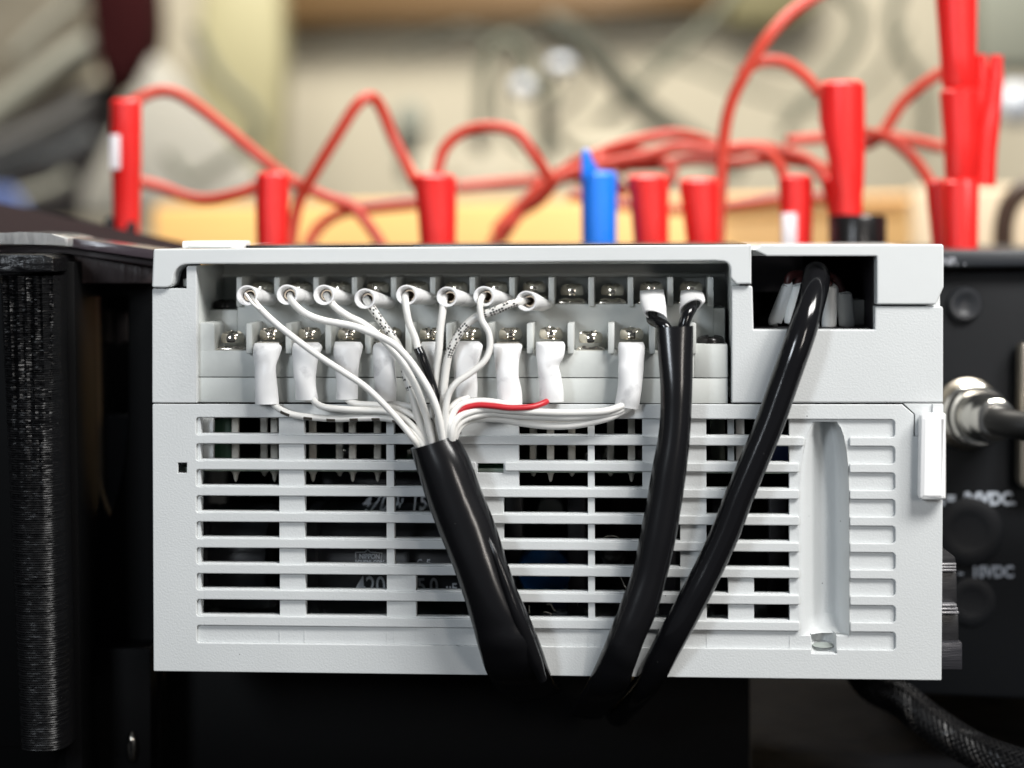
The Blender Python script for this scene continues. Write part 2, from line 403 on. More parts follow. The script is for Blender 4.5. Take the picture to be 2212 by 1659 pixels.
# pocket behind S cut; dark wall extended to stop light leaking through
box("inner_wall",X(336,600),X(425,600,.04),.064,.08,Z(640,400),Z(555,400),DARKG,P_,0)
box("inner_hinge",X(386,600),X(399,600),.040,.062,Z(620,400),Z(603,400),TERM,P_,.002)
# ---- recess walls
def lx(px,py,d): return L(px,py,d).x
xw=X(424,700)
box("recess_wall",xw-.02,xw,.03,.30,Z(870,430),Z(574,430),TERM,P_,.001)
box("recess_wall",X(1581,700),X(1581,700)+.02,.04,.34,Z(870,1580),Z(566,1580),TERM,P_,.001)
box("recess_ceiling",xw,X(1580,600),.055,.30,Z(572,1000)+.001,Z(572,1000)+.012,TERM,P_,.001)
box("recess_back",xw,X(1581,600),.285,.30,Z(690,1000,.28),Z(560,1000,.2),TERM,P_,.001)
box("recess_back_ledge",xw,X(1580,600),.262,.287,Z(598,1000,.26),Z(590,1000,.26),TERM,P_,.001)
# ---- terminal block, lower step
xR=X(1573,800)
zfl=Z(757.5,1000,.02); zs=Z(815.3,800,.02)
box("lower_terminal_base",X(424.5,800,.02),X(1500,800,.02),.02,.125,zs+.0008,zfl,TERM,P_,.0015)
box("lower_terminal_base",X(1500.2,800,.02),xR,.02,.125,zs+.0008,Z(743.5,1535,.02),TERM,P_,.0015)
box("terminal_skirt",X(424.5,840,.02),xR,.0215,.06,Z(870,800,.02),zs-.0008,TERM,P_,.0015)
plate("terminal_end",[(X(424.5,800,.02),zfl-.001),(X(424.5,800,.02),Z(696.5,430,.02),.012),(X(464,800,.02),Z(697,430,.02),.008),(X(464,800,.02),zfl-.001)],[],.02,.124,TERM,P_,.002)
# lower dividers
ldiv=[538,623,709,794.5,882,970,1057.5,1144.5,1232.5,1320,1408.5,1497]
for px in ldiv:
    x=X(px,730)
    box("divider",x-.0068,x+.0068,.0,.126,Z(764,px),Z(698.5,px),TERM,P_,.002)
# ---- upper step
z2=Z(657,1000,.12)
box("upper_terminal_base",lx(513,680,.12),lx(1541,680,.12),.12,.286,Z(760,1000,.12),z2,TERM,P_,.0015)
box("upper_terminal_base",lx(446,680,.12),lx(513,680,.12)-.0003,.1205,.286,Z(760,1000,.12),Z(669.5,480,.12),TERM,P_,.0015)
box("upper_terminal_base",lx(1541,680,.12)+.0003,lx(1566,680,.12),.1205,.286,Z(760,1000,.12),Z(666,1550,.12),TERM,P_,.0015)
udiv=[517,598.5,683,766,850.5,935,1020.5,1106,1191,1277,1362,1448,1535]
for px in udiv:
    x=lx(px,630,.11)
    box("divider",x-.0065,x+.0065,.108,.286,Z(662,px,.108),Z(598.5,px,.108),TERM,P_,.002)
# ---- screws
def head_mesh(R,H,slot,rot):
    bm=bmesh.new(); nr,na=9,40; ring=[]
    prof=[(R*.93,0),(R,.2*H),(R,.42*H),(R*.965,.62*H),(R*.88,.80*H),(R*.72,.92*H),(R*.48,.98*H),(R*.22,H),(R*.06,H)]
    for r,h in prof:
        rw=[]
        for k in range(na):
            t=2*math.pi*k/na; x,y=r*math.cos(t+rot),r*math.sin(t+rot); hh=h
            if r<R*.80 and (abs(x)<R*.17 or abs(y)<R*.17): hh=h-.5*H*slot
            rw.append(bm.verts.new((r*math.cos(t),r*math.sin(t),hh)))
        ring.append(rw)
    for a,b in zip(ring,ring[1:]):
        for k in range(na): bm.faces.new((a[k],a[(k+1)%na],b[(k+1)%na],b[k]))
    bm.faces.new(ring[0]); bm.faces.new(ring[-1]); return bmfin(bm)
def washer_mesh(A,T):
    bm=bmesh.new(); n=14; rows_=[]
    for sy in (-1,1):
        for sz in (0,1):
            rw=[]
            for k in range(n+1):
                u=-1+2*k/n; z=.0032*(1-math.cos(2*math.pi*abs(u)))*(.5)+sz*T
                rw.append(bm.verts.new((A*u*(1-.06*sz),sy*A*(.95-.17*sz),z)))
            rows_.append(rw)
    a,b,c,d=rows_
    for k in range(n):
        bm.faces.new((a[k],a[k+1],b[k+1],b[k])); bm.faces.new((c[k],d[k],d[k+1],c[k+1]))
        bm.faces.new((b[k],b[k+1],d[k+1],d[k])); bm.faces.new((a[k],c[k],c[k+1],a[k+1]))
    bm.faces.new((a[0],b[0],d[0],c[0])); bm.faces.new((a[n],c[n],d[n],b[n])); return bmfin(bm)
hm=[head_mesh(.0262,.0255,1,r) for r in (0.1,0.5,0.9)]; wm=washer_mesh(.0285,.0062)
for me in hm+[wm]:
    me.materials.append(METAL)
def screw(px,pyb,d,k,low=0.0155,plate_=True):
    p=L(px,pyb,d)
    s=bpy.data.objects.new("terminal_screw",hm[k%3]); C.objects.link(s); s.parent=P_; s.location=(p.x,p.y,p.z)
    s.rotation_euler=(random.uniform(-.03,.03),random.uniform(-.03,.03),random.uniform(0,3))
    wv=bpy.data.objects.new("washer",wm); C.objects.link(wv); wv.parent=s; wv.location=(0,0,-low); wv.rotation_euler=(0,0,-s.rotation_euler.z)
    if plate_: pass
    return s
for me in hm+[wm]:
    me.polygons.foreach_set("use_smooth",[True]*len(me.polygons)); me.set_sharp_from_angle(angle=math.radians(40))
LS=[(503,739.5),(586.5,731.5),(669,731.5),(755,732),(843,732),(931,732),(1015,731),(1103,732),(1190,731),(1276,739.5),(1364,732),(1452,732)]
for i,(px,py) in enumerate(LS): screw(px,py,.062,i)
US=[(568,632),(651,632),(735,632),(817,632),(902,632),(987,632),(1072,631),(1154,631),(1236,637),(1323,637),(1407,632),(1493,632)]
for i,(px,py) in enumerate(US): screw(px,py,.185,i+1)
# metal contact plates under the washers
for i,(px,py) in enumerate(LS):
    x=L(px,py,.06).x; box("contact_plate",x-.030,x+.030,.03,.115,zfl+.0002,zfl+.0045,METAL,P_,.001)
for i,(px,py) in enumerate(US):
    x=L(px,py,.185).x; box("contact_plate",x-.030,x+.030,.14,.27,z2+.0002,z2+.0045,METAL,P_,.001)
# black mounting screws at the block's ends
for (px,py,d,R_) in ((486,669,.17,.027),(1535,743.5,.07,.031)):
    me=head_mesh(R_,.024,1,.2); me.materials.append(BSCREW); p=L(px,py,d); o=link("mounting_screw",me,None,P_,False); o.location=(p.x,p.y,p.z-(.004 if px>1000 else 0))
# ---- power terminal pocket, its shade put into dark wall colours
xa,xb=X(1627,640),X(1891,640); za,zb_=Z(712,1700),Z(540,1700)
box("pocket_wall",xa-.02,xa,.04,.42,za,zb_,DARKG,P_,0)
box("pocket_wall",xb,xb+.02,.04,.42,za,zb_,DARKG,P_,0)
box("pocket_floor",xa,xb,.04,.42,za-.02,za+.0,DARKG,P_,0)
box("pocket_back",xa,xb,.40,.42,za,zb_,DARKIN,P_,0)
box("pocket_lining",xa,X(1760,600),.30,.399,Z(640,1700),zb_,mat("grey_lining",(.05,.047,.056),.6),P_,0)
box("pocket_block",X(1857,700),xb,.20,.3,za,Z(655,1880),TERM,P_,.003)
box("power_terminal_base",X(1650,700),X(1850,700),.16,.3,za,Z(690,1700),DARKIN,P_,.003)
box("pocket_clip",X(1650,545),X(1700,545),.10,.13,Z(549,1700),Z(543,1700),TERM,P_,.001)
# ---- interior seen through the vents
box("board_edge",X(345),X(1710),.0350,.0475,Z(1019.5,1000,.04),Z(1011,1000,.04),mat("lit_green_board_edge",(.26,.31,.26),.6,bump=[(1,1,1,60,.5,.004)],var=.5,varscale=50),P_,.001)  # edge coloured paler than the board so that it looks lit
box("circuit_board",X(345),X(1990),.10,.85,Z(1018,1000,.1),Z(1012.5,1000,.1),GREEN,P_,.001)
for i,px in enumerate([508,570,592,675,733,761,815,1152,1189,1235,1319,1364]):
    dd=.13 if i in(1,4,7,9,10) else .085; x=L(px,960,dd).x
    box("terminal_pin",x-.0078,x+.0078,dd,dd+.012,Z(1013,px,dd),Z(880,px,dd),PINM,P_,.001)
    zz=Z(1017,px,dd)
    hgt=.024 if dd<.1 else .012
    me=lathe_mesh([(.011,0),(.006,-hgt*.35),(.004,-hgt*.8),(.001,-hgt)],12,Vector((x,dd+.006,zz-.001)))
    link("solder_joint",me,METAL if False else PINM,P_,False)
box("connector_block",L(461,950,.10).x,L(500,950,.10).x,.10,.16,Z(1012,480,.1),Z(905,480,.1),GREEN,P_,.003)
box("inner_rib",X(430,950,.05),X(462,950,.05),.045,.06,Z(1010,440,.05),Z(880,440,.05),HOUS,P_,.002)
box("inner_post",lx(1572,950,.08),lx(1586,950,.08),.08,.1,Z(1010,1580,.08),Z(880,1580,.08),HOUS,P_,.001)
box("inner_post",lx(1590,950,.12),lx(1608,950,.12),.12,.14,Z(1010,1600,.12),Z(880,1600,.12),HOUS,P_,.001)
box("side_component",lx(1535,950,.15),lx(1566,950,.15),.15,.2,Z(1010,1550,.15),Z(880,1550,.15),mat("olive_component",(.04,.05,.035),.5),P_,.002)
box("shade_backing",X(340),X(2020),.62,.64,Z(1450,1000),Z(880,1000),DARKIN,P_,0)  # added dark sheet that makes the space behind the vents look unlit
box("inner_shelf",X(432),X(1710),.30,.6,Z(884,1000),Z(876,1000),DARKIN,P_,0)
# chips on the board
random.seed(9)
for k in range(26):
    px=random.choice([random.uniform(690,830),random.uniform(865,990),random.uniform(1130,1270),random.uniform(1290,1385)]); dd=random.uniform(.2,.4)
    p=L(px,1008,dd); zz=Z(1012.5,1000,.1)
    box("surface_component",p.x-.005,p.x+.005,dd,dd+.01,zz,zz+random.uniform(.006,.02),random.choice([PINM,METAL,DARKG]),P_,.001)
def hcap(name,pxa,pxb,py,d,r,m,label=None):
    a=L(pxa,py,d); b=L(pxb,py,d); e=.012
    prof=[(.001,a.x),(r-e,a.x),(r-.003,a.x+.004),(r,a.x+e),(r,a.x+.03),(r*.955,a.x+.036),(r,a.x+.044),(r,b.x-e),(r-.003,b.x-.003),(r-e,b.x),(.001,b.x)]
    o=link(name,lathe_mesh(prof,40,Vector((0,a.y,a.z)),'X'),m,P_,False); 
    if label: o["label"]=label
    return o,a.z,a.y
cap,cz,cy=hcap("capacitor",672,1040,1205,.24,.128,CAPM,"large black capacitor lying behind the vents with grey printing")
hcap("capacitor",438,596,1200,.26,.12,CAPM)
hcap("capacitor",700,1040,1040,.30,.045,CAPM)
def captext(body,px,py,hpx,shear=0,sx=1.0,bold=.0004):
    "text printed on the big capacitor, its lower left corner seen at px,py"
    me=textmesh(body,hpx/1000*1.42,shear,sx,bold); p=L(px,py,.115); r=.1288
    for v in me.vertices:
        x,z=p.x+v.co.x,p.z+v.co.y; dz=max(-.127,min(.127,z-cz)); v.co=Vector((x,cy-math.sqrt(r*r-dz*dz),z))
    link("printing",me,INK,cap,False,False)
captext("420",768,1286,44,0,.72,.0003); captext("NIPPON",776,1206,10,0,.9,.0005); captext("CHEMI-CON",772,1219,10,0,.76,.0005)
captext("5.0",901,1281,34,0,.8,.001); captext("\u00b5F",962,1281,22,0,.8,.0008); captext("C  E",901,1222,15,0,.8,.0004)
captext("4700",766,1114,34,.35,.85,.0002); captext("V",846,1110,20,0,.8); captext("15V",878,1112,30,0,.85,.0008)
# frame line round the maker's mark
def pline(pts,wpx):
    vs=[];fs=[]
    for i,(x,y) in enumerate(pts):
        p=L(x,y,.115); q=L(pts[min(i+1,len(pts)-1)][0],pts[min(i+1,len(pts)-1)][1],.115); s=L(pts[max(i-1,0)][0],pts[max(i-1,0)][1],.115)
        t=Vector((q.x-s.x,q.z-s.z)).normalized(); nrm=Vector((-t.y,t.x))*wpx/2000
        for sg in (-1,1):
            x_,z_=p.x+nrm.x*sg,p.z+nrm.y*sg; dz=z_-cz; vs.append((x_,cy-math.sqrt(.1288**2-dz*dz),z_))
        if i: fs.append((2*i-2,2*i,2*i+1,2*i-1))
    link("printing",mesh(vs,fs),INK,cap,False,False)
pline([(770,1222),(768,1193),(788,1193),(794,1188),(800,1193),(825,1195),(822,1223)],1.8)
# blue component, diode, small metal bits
p=L(1178,1232,.32); link("disc_component",lathe_mesh([(.001,-.05),(.03,-.048),(.058,-.03),(.064,0),(.058,.03),(.03,.048),(.001,.05)],28,Vector((p.x,p.y,p.z)),'Y'),BLUEC,P_,False)
box("blue_relay",lx(1190,1240,.40),lx(1280,1240,.40),.40,.46,Z(1320,1200,.4),Z(1180,1200,.4),mat("navy_component",(.003,.006,.03),.4),P_,.01)
box("blue_relay",lx(1655,980,.2),lx(1720,980,.2),.2,.3,Z(1010,1700,.2),Z(940,1700,.2),mat("deep_blue",(.003,.01,.05),.4),P_,.004)
p=L(1190,1100,.45); link("capacitor",lathe_mesh([(.001,-.02),(.03,-.02),(.036,-.012),(.036,.1),(.001,.1)],24,Vector((p.x,p.y,p.z)),'Y'),mat("grey_can",(.12,.12,.11),.3,.8),P_,False)
p=L(1325,1196,.16); link("glass_component",lathe_mesh([(.001,-.034),(.016,-.03),(.027,-.018),(.031,0),(.027,.02),(.014,.03),(.001,.034)],24,Vector((p.x,p.y,p.z)),'Y'),BSCREW,P_,False)
tube("lead",[PM@L(1298,1168,.15),PM@L(1306,1160,.15),PM@L(1318,1157,.15),PM@L(1332,1159,.15),PM@L(1341,1168,.15)],.0012,METAL,P_,6,4)
tube("lead",[PM@L(1340,1245,.15),PM@L(1352,1270,.15),PM@L(1362,1290,.15)],.0012,METAL,P_,6,4)
tube("lead",[PM@L(1248,1300,.14),PM@L(1250,1308,.14),PM@L(1262,1313,.14),PM@L(1275,1320,.14)],.0016,METAL,P_,6,4)
for q in ([(1143,1308),(1143,1318),(1143,1325)],[(1180,1306),(1190,1306),(1196,1317),(1202,1320)],[(1175,1322),(1188,1324),(1192,1332),(1198,1336)]):
    tube("board_clip",[PM@L(a,b,.12) for a,b in q],.0015,PINM,P_,6,4)
for (px,a,b) in ((1110,.35,.4),(1245,.3,.36),(1560,.3,.34),(1680,.25,.3),(1440,.3,.36)):
    box("heat_sink",lx(px,1150,a)-.02,lx(px,1150,a)+.02,a,b,Z(1330,px,a),Z(1060,px,a),DARKG,P_,.002)
for px in (1520,1600,1412): 
    p=L(px,1316,.12); box("board_component",p.x-.012,p.x+.012,.12,.14,p.z-.008,p.z+.008,PINM,P_,.002)
# ================================================================== cables
def pth(lst): return [Wd(*q) for q in lst]
def jacket(name,rows_,m,parent,depth,ratio=.85,hollow=True,n=28,mod=None,wall=.004,sm=6):
    "rows_: (xl,yl,xr,yr) edge pairs from top to bottom; depth: list of d; solid sweep with open top"
    cen=[];hw=[];bw=[]
    for (xa,ya,xb,yb),d in zip(rows_,depth):
        A,B=Wd(xa,ya,d),Wd(xb,yb,d); cen.append((A+B)/2); hw.append((B-A)/2); bw.append(d)
    cs=cat(cen,sm); hs=cat(hw,sm)
    rt=ratio if isinstance(ratio,list) else [ratio]*len(rows_)
    rs=cat([Vector((r,0,0)) for r in rt],sm); secs=[]
    for c,h,r in zip(cs,hs,rs): secs.append((c,h,-YIN*h.length*r.x))
    if hollow:
        inn=[]
        for k in (4,2,0):
            c,a,b=secs[k]; f=1-wall/a.length*2; inn.append((c,a*f,b*f))
        secs=inn+secs
    o=rings(name,secs,m,parent,n,(True,True))
    return o
# --- multi-core cable
ca=thing("multicore_cable","thick black cable at centre left fanning out into many thin white wires to the terminals","cable",Wd(1150,1500,-.06))
A_rows=[(887,969,985,938),(905,1030,1012,985),(925,1090,1040,1058),(948,1150,1069,1130),(975,1215,1093,1205),(1000,1285,1118,1275),(1020,1350,1145,1335),(1035,1405,1169,1395),(1058,1466,1190,1455),(1110,1520,1215,1492)]
A=jacket("jacket",A_rows,BLK2,ca,[-.058,-.062,-.068,-.074,-.08,-.082,-.08,-.07,.0,.25],[.95,.9,.85,.8,.8,.78,.7,.62,.55,.5])
# flattened fold ridge along the lower right of the jacket
tube("jacket_fold",pth([(1050,1150,-.105),(1075,1210,-.112),(1096,1268,-.112),(1118,1330,-.107),(1137,1378,-.094),(1154,1422,-.078),(1172,1468,-.052)]),[.003,.009,.013,.016,.017,.016,.010],BLK2,ca,14,6)
RW=.0073
def wire(pts,r=RW,m=WIREM,parent=ca,label=None,n=12):
    o=tube("wire",pth(pts),r,m,parent,n,8)
    if label: o["label"]=label
    return o
w1=wire([(548,643,.05),(541,640,-.03),(566,671,-.075),(595,698,-.09),(624.7,721.5,-.095),(683,765,-.1),(742,803.5,-.105),(786,833,-.105),(824,868,-.10),(860,907,-.09),(889,944,-.082),(907,972,-.062),(928,1030,-.06)],.0071)
w2=wire([(634,641,.05),(627,637,-.03),(634,655,-.06),(660,677.5,-.08),(698,692,-.085),(759.5,704,-.09),(800.5,718.5,-.095),(844,739,-.1),(873.7,765.4,-.1),(903,803.5,-.1),(932,853,-.1),(948,900,-.095),(957,950,-.085),(965,1000,-.07)],.0078)
w3=wire([(712,641,.05),(705,637,-.03),(724,663,-.05),(753.6,683.4,-.06),(783,698,-.065),(815,722,-.07),(844,752,-.075),(871,786,-.075),(897,833,-.075),(915,880,-.075),(930,935,-.075),(940,990,-.07)],.0078)
w4=wire([(800,650,.05),(790,645,-.03),(812,677.5,-.05),(830,704,-.05),(850,730,-.05),(868,765,-.05),(877,812,-.05),(890,853,-.055),(904,903,-.06),(918,945,-.06),(930,990,-.06)],.0088,DOTW,label="white wire printed with black dots")
w5=wire([(884,640,.05),(876.6,637,-.03),(876.6,660,-.06),(884,698,-.065),(897,730,-.065),(904,756,-.065),(918.5,786,-.065),(932,824,-.06),(945,877,-.06),(948,930,-.055),(950,980,-.05)],.0078)
hs=tube("heat_shrink_sleeve",pth([(903,752,-.065),(911,770,-.068),(920,794,-.066),(931,826,-.062),(941,862,-.06),(949,900,-.05)]),.0105,BLK,w5,14,6)
w6=wire([(968,645,.05),(960,641,-.03),(957,666,-.05),(950.7,712.7,-.055),(947.8,756.6,-.055),(943.4,800.6,-.05),(941,859,-.05),(950,915,-.05),(955,970,-.05)],.0085)
w7=wire([(1052,642,.05),(1044.5,637,-.03),(1037,656,-.07),(1040,689,-.075),(1056,720,-.075),(1057.7,753.7,-.075),(1044.5,782,-.08),(1015,806.4,-.085),(986,827,-.09),(969,852,-.09),(963,888.5,-.09),(963,932,-.085),(962,980,-.07)],.0070)
w8=wire([(1142,653,.05),(1134,649,-.03),(1103,657,-.06),(1068,671.7,-.065),(1027,686,-.06),(1000.5,709.7,-.06),(983,736,-.06),(968,771,-.06),(959.5,830,-.06),(957,888.5,-.065),(960,941,-.065),(962,990,-.06)],.0088,DOTW,label="white wire printed with a row of black dots, curving up to the right")
# upper lug sleeves (open end towards the viewer)
def ringsleeve(px,py,parent,tx=52,ty=9,r=.0235):
    c0=Wd(px,py,-.058); c1=Wd(px+12,py+1,-.02); c2=Wd(px+tx*.62,py+ty*.5,.05); c3=Wd(px+tx,py+ty,.115)
    path=[c0,c1,c2,c3]; cs=cat(path,5); fr=frames(cs,Vector((0,0,1)))
    secs=[]
    for i,(p,a,b) in enumerate(fr):
        t=i/(len(fr)-1); ra=r*(1-.12*t); rb=r*.93*(1-.35*t); secs.append((p,a*ra,b*rb))
    p,a,b=secs[0]; t=(cs[1]-cs[0]).normalized()
    inner=[(secs[8][0],secs[8][1]*.62,secs[8][2]*.62),(secs[4][0],secs[4][1]*.68,secs[4][2]*.68),(p+t*.004,a*.72,b*.72),(p,a*.86,b*.86)]
    o=rings("lug_sleeve",inner+secs,SLEEVE,parent,24,(False,True))
    q=secs[3]; rr=rings("crimp_barrel",[(secs[6][0],q[1]*.60,q[2]*.60),(q[0],q[1]*.60,q[2]*.60),(q[0],q[1]*.44,q[2]*.44),(secs[7][0],q[1]*.42,q[2]*.42)],mat_crimp,parent,20,(False,True))
    return o
mat_crimp=mat("dull_crimp",(.30,.24,.18),.35,.9)
for (px,py,par) in ((533.5,638,w1),(620,636.5,w2),(699.5,637,w3),(788,645,w4),(878,637,w5),(965.5,641,w6),(1045,640,w7),(1137,650,w8)):
    ringsleeve(px,py,par,48 if par is not w8 else 36)
# thin clear strip in ring 1 and 4: torn insulation
tube("insulation_flap",pth([(530,634,-.06),(545,655,-.085),(560,668,-.085)]),.003,WIREM,w1,8,5)
# lower lug sleeves from outlines
def fsleeve(rows_,parent,tilt=0,m=SLEEVE,dd=-.012,seed=0):
    rnd=random.Random(seed); cen=[];hw=[];rt=[]
    n=len(rows_)
    for i,(y,xa,xb) in enumerate(rows_):
        t=i/(n-1); d=dd-.012*math.sin(t*2.6)
        A,B=Wd(xa,y-tilt*t,d),Wd(xb,y+tilt*t,d); cen.append((A+B)/2); hw.append((B-A)/2); rt.append(Vector((.50+.28*t,0,0)))
    sm=6; cs=cat(cen,sm); hs_=cat(hw,sm); rs=cat(rt,sm); secs=[]
    N=len(cs); a1,a2=rnd.uniform(0,6),rnd.uniform(0,6)
    for i,(c,h,r) in enumerate(zip(cs,hs_,rs)):
        bb=h.length*r.x; secs.append((c,h+YIN*.0025*math.sin(a1+i*.3),-YIN*bb*(1+.05*math.sin(a2+i*.4))))
    top=secs[0]; secs=[(top[0]+Vector((0,0,.0006)),top[1]*.55,top[2]*.55),(top[0]+Vector((0,0,.0008)),top[1]*.955,top[2]*.93)]+secs
    e=secs[-1]; f=secs[-8]; secs+= [(e[0],e[1]*.86,e[2]*.86),(f[0],f[1]*.8,f[2]*.8)]
    return rings("lug_sleeve",secs,m,parent,24,(True,True))
lw1=wire([(585,850,-.015),(592.5,874,-.02),(613,888.5,-.03),(639,897,-.03),(683,902,-.03),(727,904.6,-.03),(771,903,-.03),(830,903,-.04),(866,912,-.055),(893,935,-.065),(912,962,-.065),(930,1010,-.06)],.0073,DASHW,label="white wire marked with short dark dashes, lowest on the left")
lw2=wire([(668,845,-.015),(680,868,-.03),(701,879.7,-.04),(742,884,-.04),(800.5,887,-.04),(844,891,-.05),(880,910,-.06),(905,938,-.065),(922,968,-.06),(935,1010,-.06)],.0073)
lw3=wire([(745,845,-.015),(750.6,863.5,-.025),(771,872,-.03),(815,875,-.035),(859,882.6,-.045),(895,900,-.055),(920,930,-.06),(932,965,-.055),(940,1010,-.05)],.0068)
lw4=wire([(835,850,-.01),(842,868,-.02),(862,874,-.03),(892,880,-.04),(918,900,-.04),(935,930,-.045),(942,970,-.05),(945,1010,-.05)],.0068)
lw5=wire([(932,845,-.01),(935,870,-.02),(940,900,-.03),(946,940,-.04),(950,990,-.045)],.0068)
rw1=wire([(1008,845,-.01),(1010,858,-.03),(1003,862,-.045),(990,866,-.05),(976,880,-.06),(970,905,-.07),(968,940,-.075),(966,990,-.06)],.0066)
rw2=wire([(1100,860,-.012),(1100,876,-.03),(1074,869.4,-.05),(1033,866.5,-.06),(995,875,-.07),(976,897,-.08),(970,930,-.085),(967,990,-.06)],.0075)
red=wire([(1190,850,-.012),(1187,862,-.025),(1173,871,-.045),(1147,879,-.058),(1103,881,-.066),(1065,877,-.068),(1030,875.5,-.068),(999,884,-.072),(978,905,-.065),(972,935,-.065),(968,990,-.055)],.0066,REDW,label="single red wire among the white ones")
rw3=wire([(1352,860,-.012),(1347,874,-.03),(1320,885,-.04),(1290,890,-.045),(1249.5,891.5,-.045),(1191,891,-.05),(1110,887,-.055),(1044.5,884,-.06),(1000,896,-.075),(981,915,-.085),(974,945,-.085),(968,990,-.06)],.0078)
rw4=wire([(1358,860,-.012),(1352,876,-.025),(1335,888,-.03),(1293.5,898,-.035),(1220,902,-.04),(1130,899,-.04),(1060,893,-.05),(1010,903,-.065),(985,924,-.075),(977,950,-.078),(970,1000,-.06)],.0078)
rw5=wire([(1364,860,-.012),(1360,878,-.02),(1335,893,-.025),(1308,904,-.03),(1249.5,917,-.03),(1191,920,-.03),(1132,914,-.03),(1080,905,-.035),(1030,904,-.045),(1000,915,-.06),(984,938,-.068),(974,980,-.06)],.0085)
rw6=wire([(1300,903,-.02),(1249.5,909,-.02),(1191,911,-.02),(1132,905,-.02),(1080,898,-.025),(1030,896,-.035),(1000,906,-.045),(984,930,-.055),(974,980,-.06)],.0065)
SL=[([(742,549,603),(751,547,608.5),(771,547,602.7),(789,549,597),(812,550,597),(844.5,551,600),(872,551,602.7)],lw1),
([(741,634,690),(751,631,696),(771,630.5,689),(800,633,684),(830,637,682),(863,638,688)],lw2),
([(739,723,780),(750,721,784),(775,720.5,778),(800,723,775),(830,727,773),(862,726,773)],lw3),
([(741,812,850),(752,805,855),(790,806,854),(830,809,857),(866,809,855)],lw4),
([(739,912,950),(752,906,954),(790,912,950),(830,916,950),(858,918,948)],lw5),
([(738,983,1036),(748,980,1043),(775,979,1036),(800,980,1030),(830,982,1032),(858,984,1031)],rw1),
([(743,1066,1126),(750,1065,1128),(775,1068,1122),(800,1070,1120.5),(818,1072,1121.5),(845,1073,1127),(875,1074,1128.5)],rw2),
([(739,1158,1218),(748,1157,1221),(770,1158,1218),(790,1161,1208),(812,1163,1212),(840,1164,1217),(867,1165,1218)],red)]
for k,(rw_,par) in enumerate(SL): fsleeve(rw_,par,seed=k)
fsleeve([(740,1337,1390),(750,1335,1393),(780,1336,1391),(800,1335,1390),(830,1335,1387),(860,1331,1383),(880,1327,1379)],rw3,4,seed=11)
# spade tongues of the lower lugs under each washer
for (px,par) in ((578,lw1),(663,lw2),(752,lw3),(832,lw4),(931,lw5),(1012,rw1),(1097,rw2),(1189,red),(1364,rw3)):
    a=L(px,744,.0)
    bm=bmesh.new(); bmesh.ops.create_cube(bm,size=1)
    for v in bm.verts: v.co=PM@Vector((a.x+v.co.x*.050,.045+v.co.y*.085,a.z+.0035+v.co.z*.004))
    link("spade_tongue",bmfin(bm),METAL,par)
# --- two-core cable
cb=thing("two_core_cable","black cable rising to the two rightmost upper terminals, splitting into two short black wires","cable",Wd(1320,1500,-.05))
B_rows=[(1418,707,1497.5,704),(1421,760,1497,760),(1426,830,1496,830),(1426,890,1494,890),(1421,945,1490,955),(1409,1008,1483,1020),(1397.5,1077,1473,1090),(1383,1150,1459,1170),(1367.6,1227,1440,1250),(1345,1290,1418,1325),(1322,1350,1392,1385),(1298,1410,1370,1445),(1262,1486,1350,1498),(1225,1540,1300,1550)]
jacket("jacket",B_rows,BLK2,cb,[-.05,-.055,-.06,-.06,-.06,-.06,-.06,-.06,-.06,-.06,-.06,-.045,.03,.32],[.5,.6,.75,.85,.9,.9,.9,.9,.9,.9,.9,.85,.8,.8])
b1=tube("wire",pth([(1408,680,.0),(1409,690,-.02),(1422,697,-.04),(1437,706,-.05),(1446,730,-.05),(1450,780,-.05)]),.0125,BLK,cb,14,6)
b2=tube("wire",pth([(1496,655,-.0),(1494,664,-.03),(1487,676,-.045),(1480,694,-.05),(1474,720,-.05),(1470,760,-.05)]),.0125,BLK,cb,14,6)
def osleeve(secl,parent):
    "secl: (x,y,d, ax,ay,ad, bx,by,bd) centre, half-axis a and half-axis b in px / depth"
    secs=[]
    for (x,y,d,ax,ay,ad,bx,by,bd) in secl:
        c=Wd(x,y,d); secs.append((c,Vector(PM.to_3x3()@Vector((ax/1000,ad,-ay/1000))),Vector(PM.to_3x3()@Vector((bx/1000,bd,-by/1000)))))
    cs=cat([s[0] for s in secs],5); aa=cat([s[1] for s in secs],5); bb=cat([s[2] for s in secs],5)
    S=list(zip(cs,aa,bb)); e=S[-1]; f=S[-9]
    S=[(S[0][0],S[0][1]*.5,S[0][2]*.5)]+S+[(e[0],e[1]*.86,e[2]*.84),(f[0],f[1]*.75,f[2]*.72)]
    return rings("lug_sleeve",S,SLEEVE,parent,24)
osleeve([(1408,627,.09,26,-1,0,0,2,.012),(1409,640,.045,27,-1,0,0,4,.018),(1412,662,-.005,27,0,0,0,8,.022),(1416,683,-.045,24.5,8,0,-3,11,.022)],b1)
osleeve([(1493,628,.09,22,0,0,0,2,.012),(1495,638,.045,26,-1,0,0,5,.018),(1496,652,.0,27,-2,0,2,10,.022),(1492,664,-.035,24,-13,0,6,13,.020)],b2)
